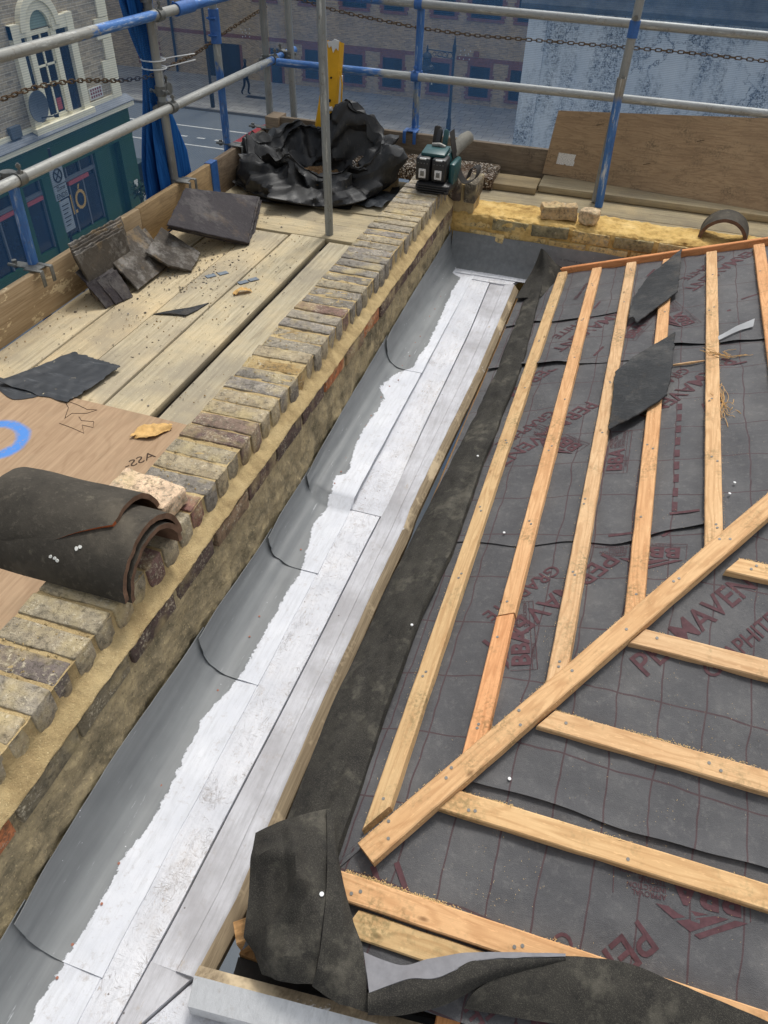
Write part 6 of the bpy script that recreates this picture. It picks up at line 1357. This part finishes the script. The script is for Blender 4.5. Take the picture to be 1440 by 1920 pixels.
# cream arched window
wi = pbx('window', -.02, .03, 21.5, 24.2, -5.7, -3.2, 'shopglass')
F_ = []
for a, b in ((21.38, 21.72), (24.02, 24.36)): F_.append(box(PX-.01, PX+.16, a, b, -5.85, -2.93))
for a, b in ((22.02, 22.26), (23.2, 23.44)): F_.append(box(PX-.01, PX+.12, a, b, -5.62, -3.25))
F_ += [box(PX-.01, PX+.15, 21.38, 22.24, -3.3, -2.95), box(PX-.01, PX+.15, 23.28, 24.36, -3.3, -2.95), box(PX-.01, PX+.25, 21.3, 24.45, -5.97, -5.72)]
def arch(r0, r1, d, z0, y0=22.74):
    n = 18; pts = [(y0+r1*math.cos(math.pi*k/n), z0+r1*math.sin(math.pi*k/n)) for k in range(n+1)]+[(y0+r0*math.cos(math.pi*k/n), z0+r0*math.sin(math.pi*k/n)) for k in range(n, -1, -1)]
    m = len(pts); V = [(PX-.01, a, b) for a, b in pts]+[(PX+d, a, b) for a, b in pts]
    F = [(i, (i+1) % m, m+(i+1) % m, m+i) for i in range(m)]; h = n+1
    for k in range(n): F += [(m+k, m+k+1, m+m-2-k, m+m-1-k), (k+1, k, m-1-k, m-2-k)]
    return V, F
F_ += [arch(.47, .72, .13, -3.17), arch(.72, .95, .19, -3.17)]
wob('surround', *join(F_), parent=wi, mat=M['cream'])
n_ = 16; wob('fanlight', [(PX+.035, 22.74, -3.17)]+[(PX+.035, 22.74+.47*math.cos(math.pi*k/n_), -3.17+.47*math.sin(math.pi*k/n_)) for k in range(n_+1)], [(0, k, k+1) for k in range(1, n_+1)], parent=wi, mat=M['greenglass'])
wob('bars', *join([box(PX+.031, PX+.07, 22.26, 23.2, -3.32, -3.2), box(PX+.031, PX+.06, 22.69, 22.76, -5.6, -3.32), box(PX+.031, PX+.06, 22.26, 23.2, -4.2, -4.14), box(PX+.031, PX+.06, 22.26, 23.2, -5.66, -5.56), box(PX+.031, PX+.06, 22.26, 22.32, -5.6, -3.3), box(PX+.031, PX+.06, 23.14, 23.2, -5.6, -3.3), box(PX+.031, PX+.05, 22.32, 23.14, -4.72, -4.67)]), parent=wi, mat=M['cream'])
pbx('poster', .032, .04, 22.82, 23.05, -5.5, -5.15, 'pinkbar', wi)
for k in range(12):
    z = -5.8+k*.62; pbx('quoin', -.35, .06, (25.62 if k % 2 else 25.9), 26.43, z, z+.6, 'cream')
pbx('base_course', -.1, .05, -20, 26.42, -5.80, -5.66, 'cream')
sg = pbx('wall_sign', .0, .03, 24.6, 25.36, -5.6, -5.24, 'dot'); 
M['signtext'] = plain('red_grey_lettering', c(140, 84, 88), .7, .2, .1)
for r_ in range(3):
    for k in range(5): pbx('letter_mark', .031, .034, 24.66+.135*k, 24.66+.135*k+.09, -5.34-.105*r_, -5.27-.105*r_, 'signtext', sg)
M['dish'] = plain('grey_dish', c(96, 104, 112), .6, .3, .1, 3)
dsh = thing('satellite_dish', (PX+.3, 21.5, -5.05), 'round grey satellite dish fixed to the pub wall beside the arched window', 'satellite dish')
def dish(u, v_):
    r = .45*v_; a = u*2*math.pi; return (PX+.42-.35*(r*r)*-1-.1, 21.48+r*math.cos(a), -5.06+r*math.sin(a))
sv, sf = shell(*grid(dish, 28, 8), 28, 8, .02); wob('reflector', sv, sf, smooth=60, parent=dsh, mat=M['dish'])
wob('arm', *join([tube([(PX, 21.5, -5.4), (PX+.33, 21.5, -5.1)], .03, 8), tube([(PX+.35, 21.5, -5.4), (PX+.75, 21.75, -5.35)], .02, 8), tube([(PX+.7, 21.72, -5.36), (PX+.82, 21.78, -5.34)], .05, 8)]), smooth=60, parent=dsh, mat=M['iron'])
pbx('meter_box', .0, .14, 20.28, 20.75, -5.77, -5.44, 'dish')
pbx('notice', .141, .15, 26.05, 26.3, -9.2, -8.7, 'dot')
# street sign on its post
M['signgrey'] = plain('sign_grey', c(150, 158, 164), .5, .4, .06, 3); M['signdark'] = plain('sign_dark', c(40, 46, 54), .5, .3, .1)
ss = thing('street_sign', (-15.1, 17.85, GZ), 'grey zone ends parking sign with a crossed circle on a post before the green shopfront', 'sign')
wob('post', *tube([(-15.08, 17.86, GZ), (-15.08, 17.86, -5.0)], .04, 10), smooth=60, parent=ss, mat=M['iron'])
pl = wob('plate', *box(-15.03, -15.0, 17.58, 18.12, -6.30, -5.45), parent=ss, mat=M['signgrey'])
wob('circle', *tube([(-14.995, 17.85+.17*math.cos(a), -5.68+.17*math.sin(a)) for a in [k*math.pi/10 for k in range(20)]], .022, 6, closed=True), parent=pl, mat=M['signdark'])
wob('cross', *join([tube([(-14.996, 17.73, -5.80), (-14.996, 17.97, -5.56)], .018, 6), tube([(-14.996, 17.73, -5.56), (-14.996, 17.97, -5.80)], .018, 6)]), parent=pl, mat=M['signdark'])
wob('rule', *box(-14.999, -14.996, 17.58, 18.12, -5.93, -5.91), parent=pl, mat=M['signdark'])
facing_x('Zone', .17, 17.68, -6.07, -14.997, pl, M['signdark']); facing_x('ENDS', .19, 17.61, -6.27, -14.997, pl, M['signdark'])
pl2 = wob('plate', *box(-15.03, -15.0, 17.66, 18.08, -7.2, -6.36), parent=ss, mat=M['signgrey'])
for k in range(6): wob('text_line', *box(-14.999, -14.996, 17.72, 18.02-.05*(k % 3), -6.50-.11*k, -6.47-.11*k), parent=pl2, mat=M['signdark'])
# bins and a potted shrub at the pub corner
M['bin'] = plain('dark_green_bin', c(30, 52, 56), .6, .3, .1, 3)
def wbin(x, y, w, d, h, label):
    t_ = thing('wheelie_bin', (x, y, GZ+.1), label, 'bin', 'wheelie bins at the pub corner'); z = GZ+.1
    V = [(x+sx*w/2*k, y+sy*d/2*k, zz) for zz, k in ((z+.12, .84), (z+h-.12, 1)) for sx, sy in ((-1, -1), (1, -1), (1, 1), (-1, 1))]
    wob('body', V, [(3, 2, 1, 0), (4, 5, 6, 7)]+[(i, (i+1) % 4, 4+(i+1) % 4, 4+i) for i in range(4)], parent=t_, mat=M['bin'])
    wob('lid', *xf(rbox(w*1.06, d*1.08, .1, .03), Matrix.Translation((x, y, z+h-.065)) @ Matrix.Rotation(.06, 4, 'X')), smooth=40, parent=t_, mat=M['bin'])
    for sx in (-1, 1): wob('wheel', *tube([(x+sx*w*.38, y+d*.36, z+.09), (x+sx*w*.44, y+d*.36, z+.09)], .09, 12), smooth=40, parent=t_, mat=M['black'])
wbin(-19.9, 28.05, 1.05, .9, 1.2, 'wide dark green wheelie bin on the pavement at the pub corner'); wbin(-18.55, 28.4, .75, .8, 1.25, 'narrower dark wheelie bin standing to the right of the wide one')
sh = thing('potted_shrub', (-17.9, 25.6, GZ+.1), 'small leafy shrub growing beside the pub corner', 'plant')
M['leafg'] = plain('shrub_leaf', c(62, 82, 58), .7, .2, .3, 9)
wob('stem', *join([tube([(-17.9, 25.6, GZ+.1), (-17.88, 25.62, GZ+.7), (-17.8+.1*k, 25.6+.12*k, GZ+1.25)], .02, 6) for k in (-1, 0, 1, 2)]), parent=sh, mat=M['iron'])
V, F = [], []
for i in range(160):
    k = random.choice((-1, 0, 1, 2)); b = Vector((-17.8+.12*k+random.gauss(0, .1), 25.6+.14*k+random.gauss(0, .1), GZ+1.2+random.gauss(0, .16))); a = noise.random_unit_vector()*.09; d_ = a.cross(noise.random_unit_vector()).normalized()*.045; n0 = len(V)
    V += [b-a, b+d_, b+a, b-d_]; F.append((n0, n0+1, n0+2, n0+3))
wob('leaves', V, F, parent=sh, mat=M['leafg'])
# ---- grey rendered flank wall on the right
g = G('grey_render'); v = g.co(rnd=False); x, y, z = g.sep(v); q = g.com(x, z, 0.)
n = g.noise(q, 1.2, 7, .72); f = g.noise(q, 11, 6, .8); sm = g.noise(q, 34, 4, .7); hz_ = g.noise(g.n('Mapping', {0: q, 3: (1.5, .5, 1)}).outputs[0], 1.3, 5, .65)
col = g.ramp(n, [(.3, c(226, 230, 232)), (.65, c(246, 248, 248))])
bk = g.ma('MULTIPLY', g.step(g.ma('ADD', g.ma('MULTIPLY', hz_, .7), g.ma('MULTIPLY', f, .3)), .45, .56), g.step(g.ma('ADD', g.ma('MULTIPLY', sm, .5), g.ma('MULTIPLY', g.noise(q, 14, 5, .8), .5)), .44, .56))
col = g.mix(g.ma('MULTIPLY', bk, .86), col, c(46, 50, 50))
wq = g.n('VectorMath', {0: q, 1: g.n('VectorMath', {0: g.n('TexNoise', {'Vector': q, 'Scale': 5., 'Detail': 8., 'Roughness': .7}).outputs['Color'], 1: (.55, .55, 0)}, operation='MULTIPLY').outputs[0]}).outputs[0]
ck = g.ma('MULTIPLY', g.ma('SUBTRACT', 1., g.step(g.vor(wq, .8, 'DISTANCE_TO_EDGE'), .001, .008)), g.step(g.noise(q, .7, 3), .44, .52))
col = g.mix(g.ma('MULTIPLY', ck, .85), col, c(52, 54, 54))
M['render'] = g.out(col, .9, g.bump(g.ma('SUBTRACT', f, ck), .5, .01), .15)
M['stonedark'] = plain('dark_stone', c(112, 116, 118), .9, .1, .3, 5, .5)
gw = thing('rendered_wall', (2, 17, GZ), 'tall pale grey rendered flank wall streaked with black algae on the right', 'wall')
wob('wall', *box(-2.02, 9, 16, 24, GZ, -.72), parent=gw, mat=M['render'])
wob('corner_strip', *box(-2.36, -2.023, 15.955, 24, GZ, -.72), parent=gw, mat=M['render'])
def corn(u, v_):
    x = -2.5+11.7*u; P = [(15.9, -.72), (15.78, -.70), (15.74, -.62), (15.80, -.56), (15.92, -.52), (15.95, -.2), (15.95, .9)]
    t = v_*(len(P)-1); i = min(int(t), len(P)-2); ff = t-i; return (x, P[i][0]*(1-ff)+P[i+1][0]*ff-.02*nz(x*3, v_*9), P[i][1]*(1-ff)+P[i+1][1]*ff)
wob('cornice', *grid(corn, 120, 24), smooth=40, parent=gw, mat=M['stonedark'])
wob('parapet', *box(-2.45, 9.2, 15.96, 24, -.715, .9), parent=gw, mat=M['stonedark'])
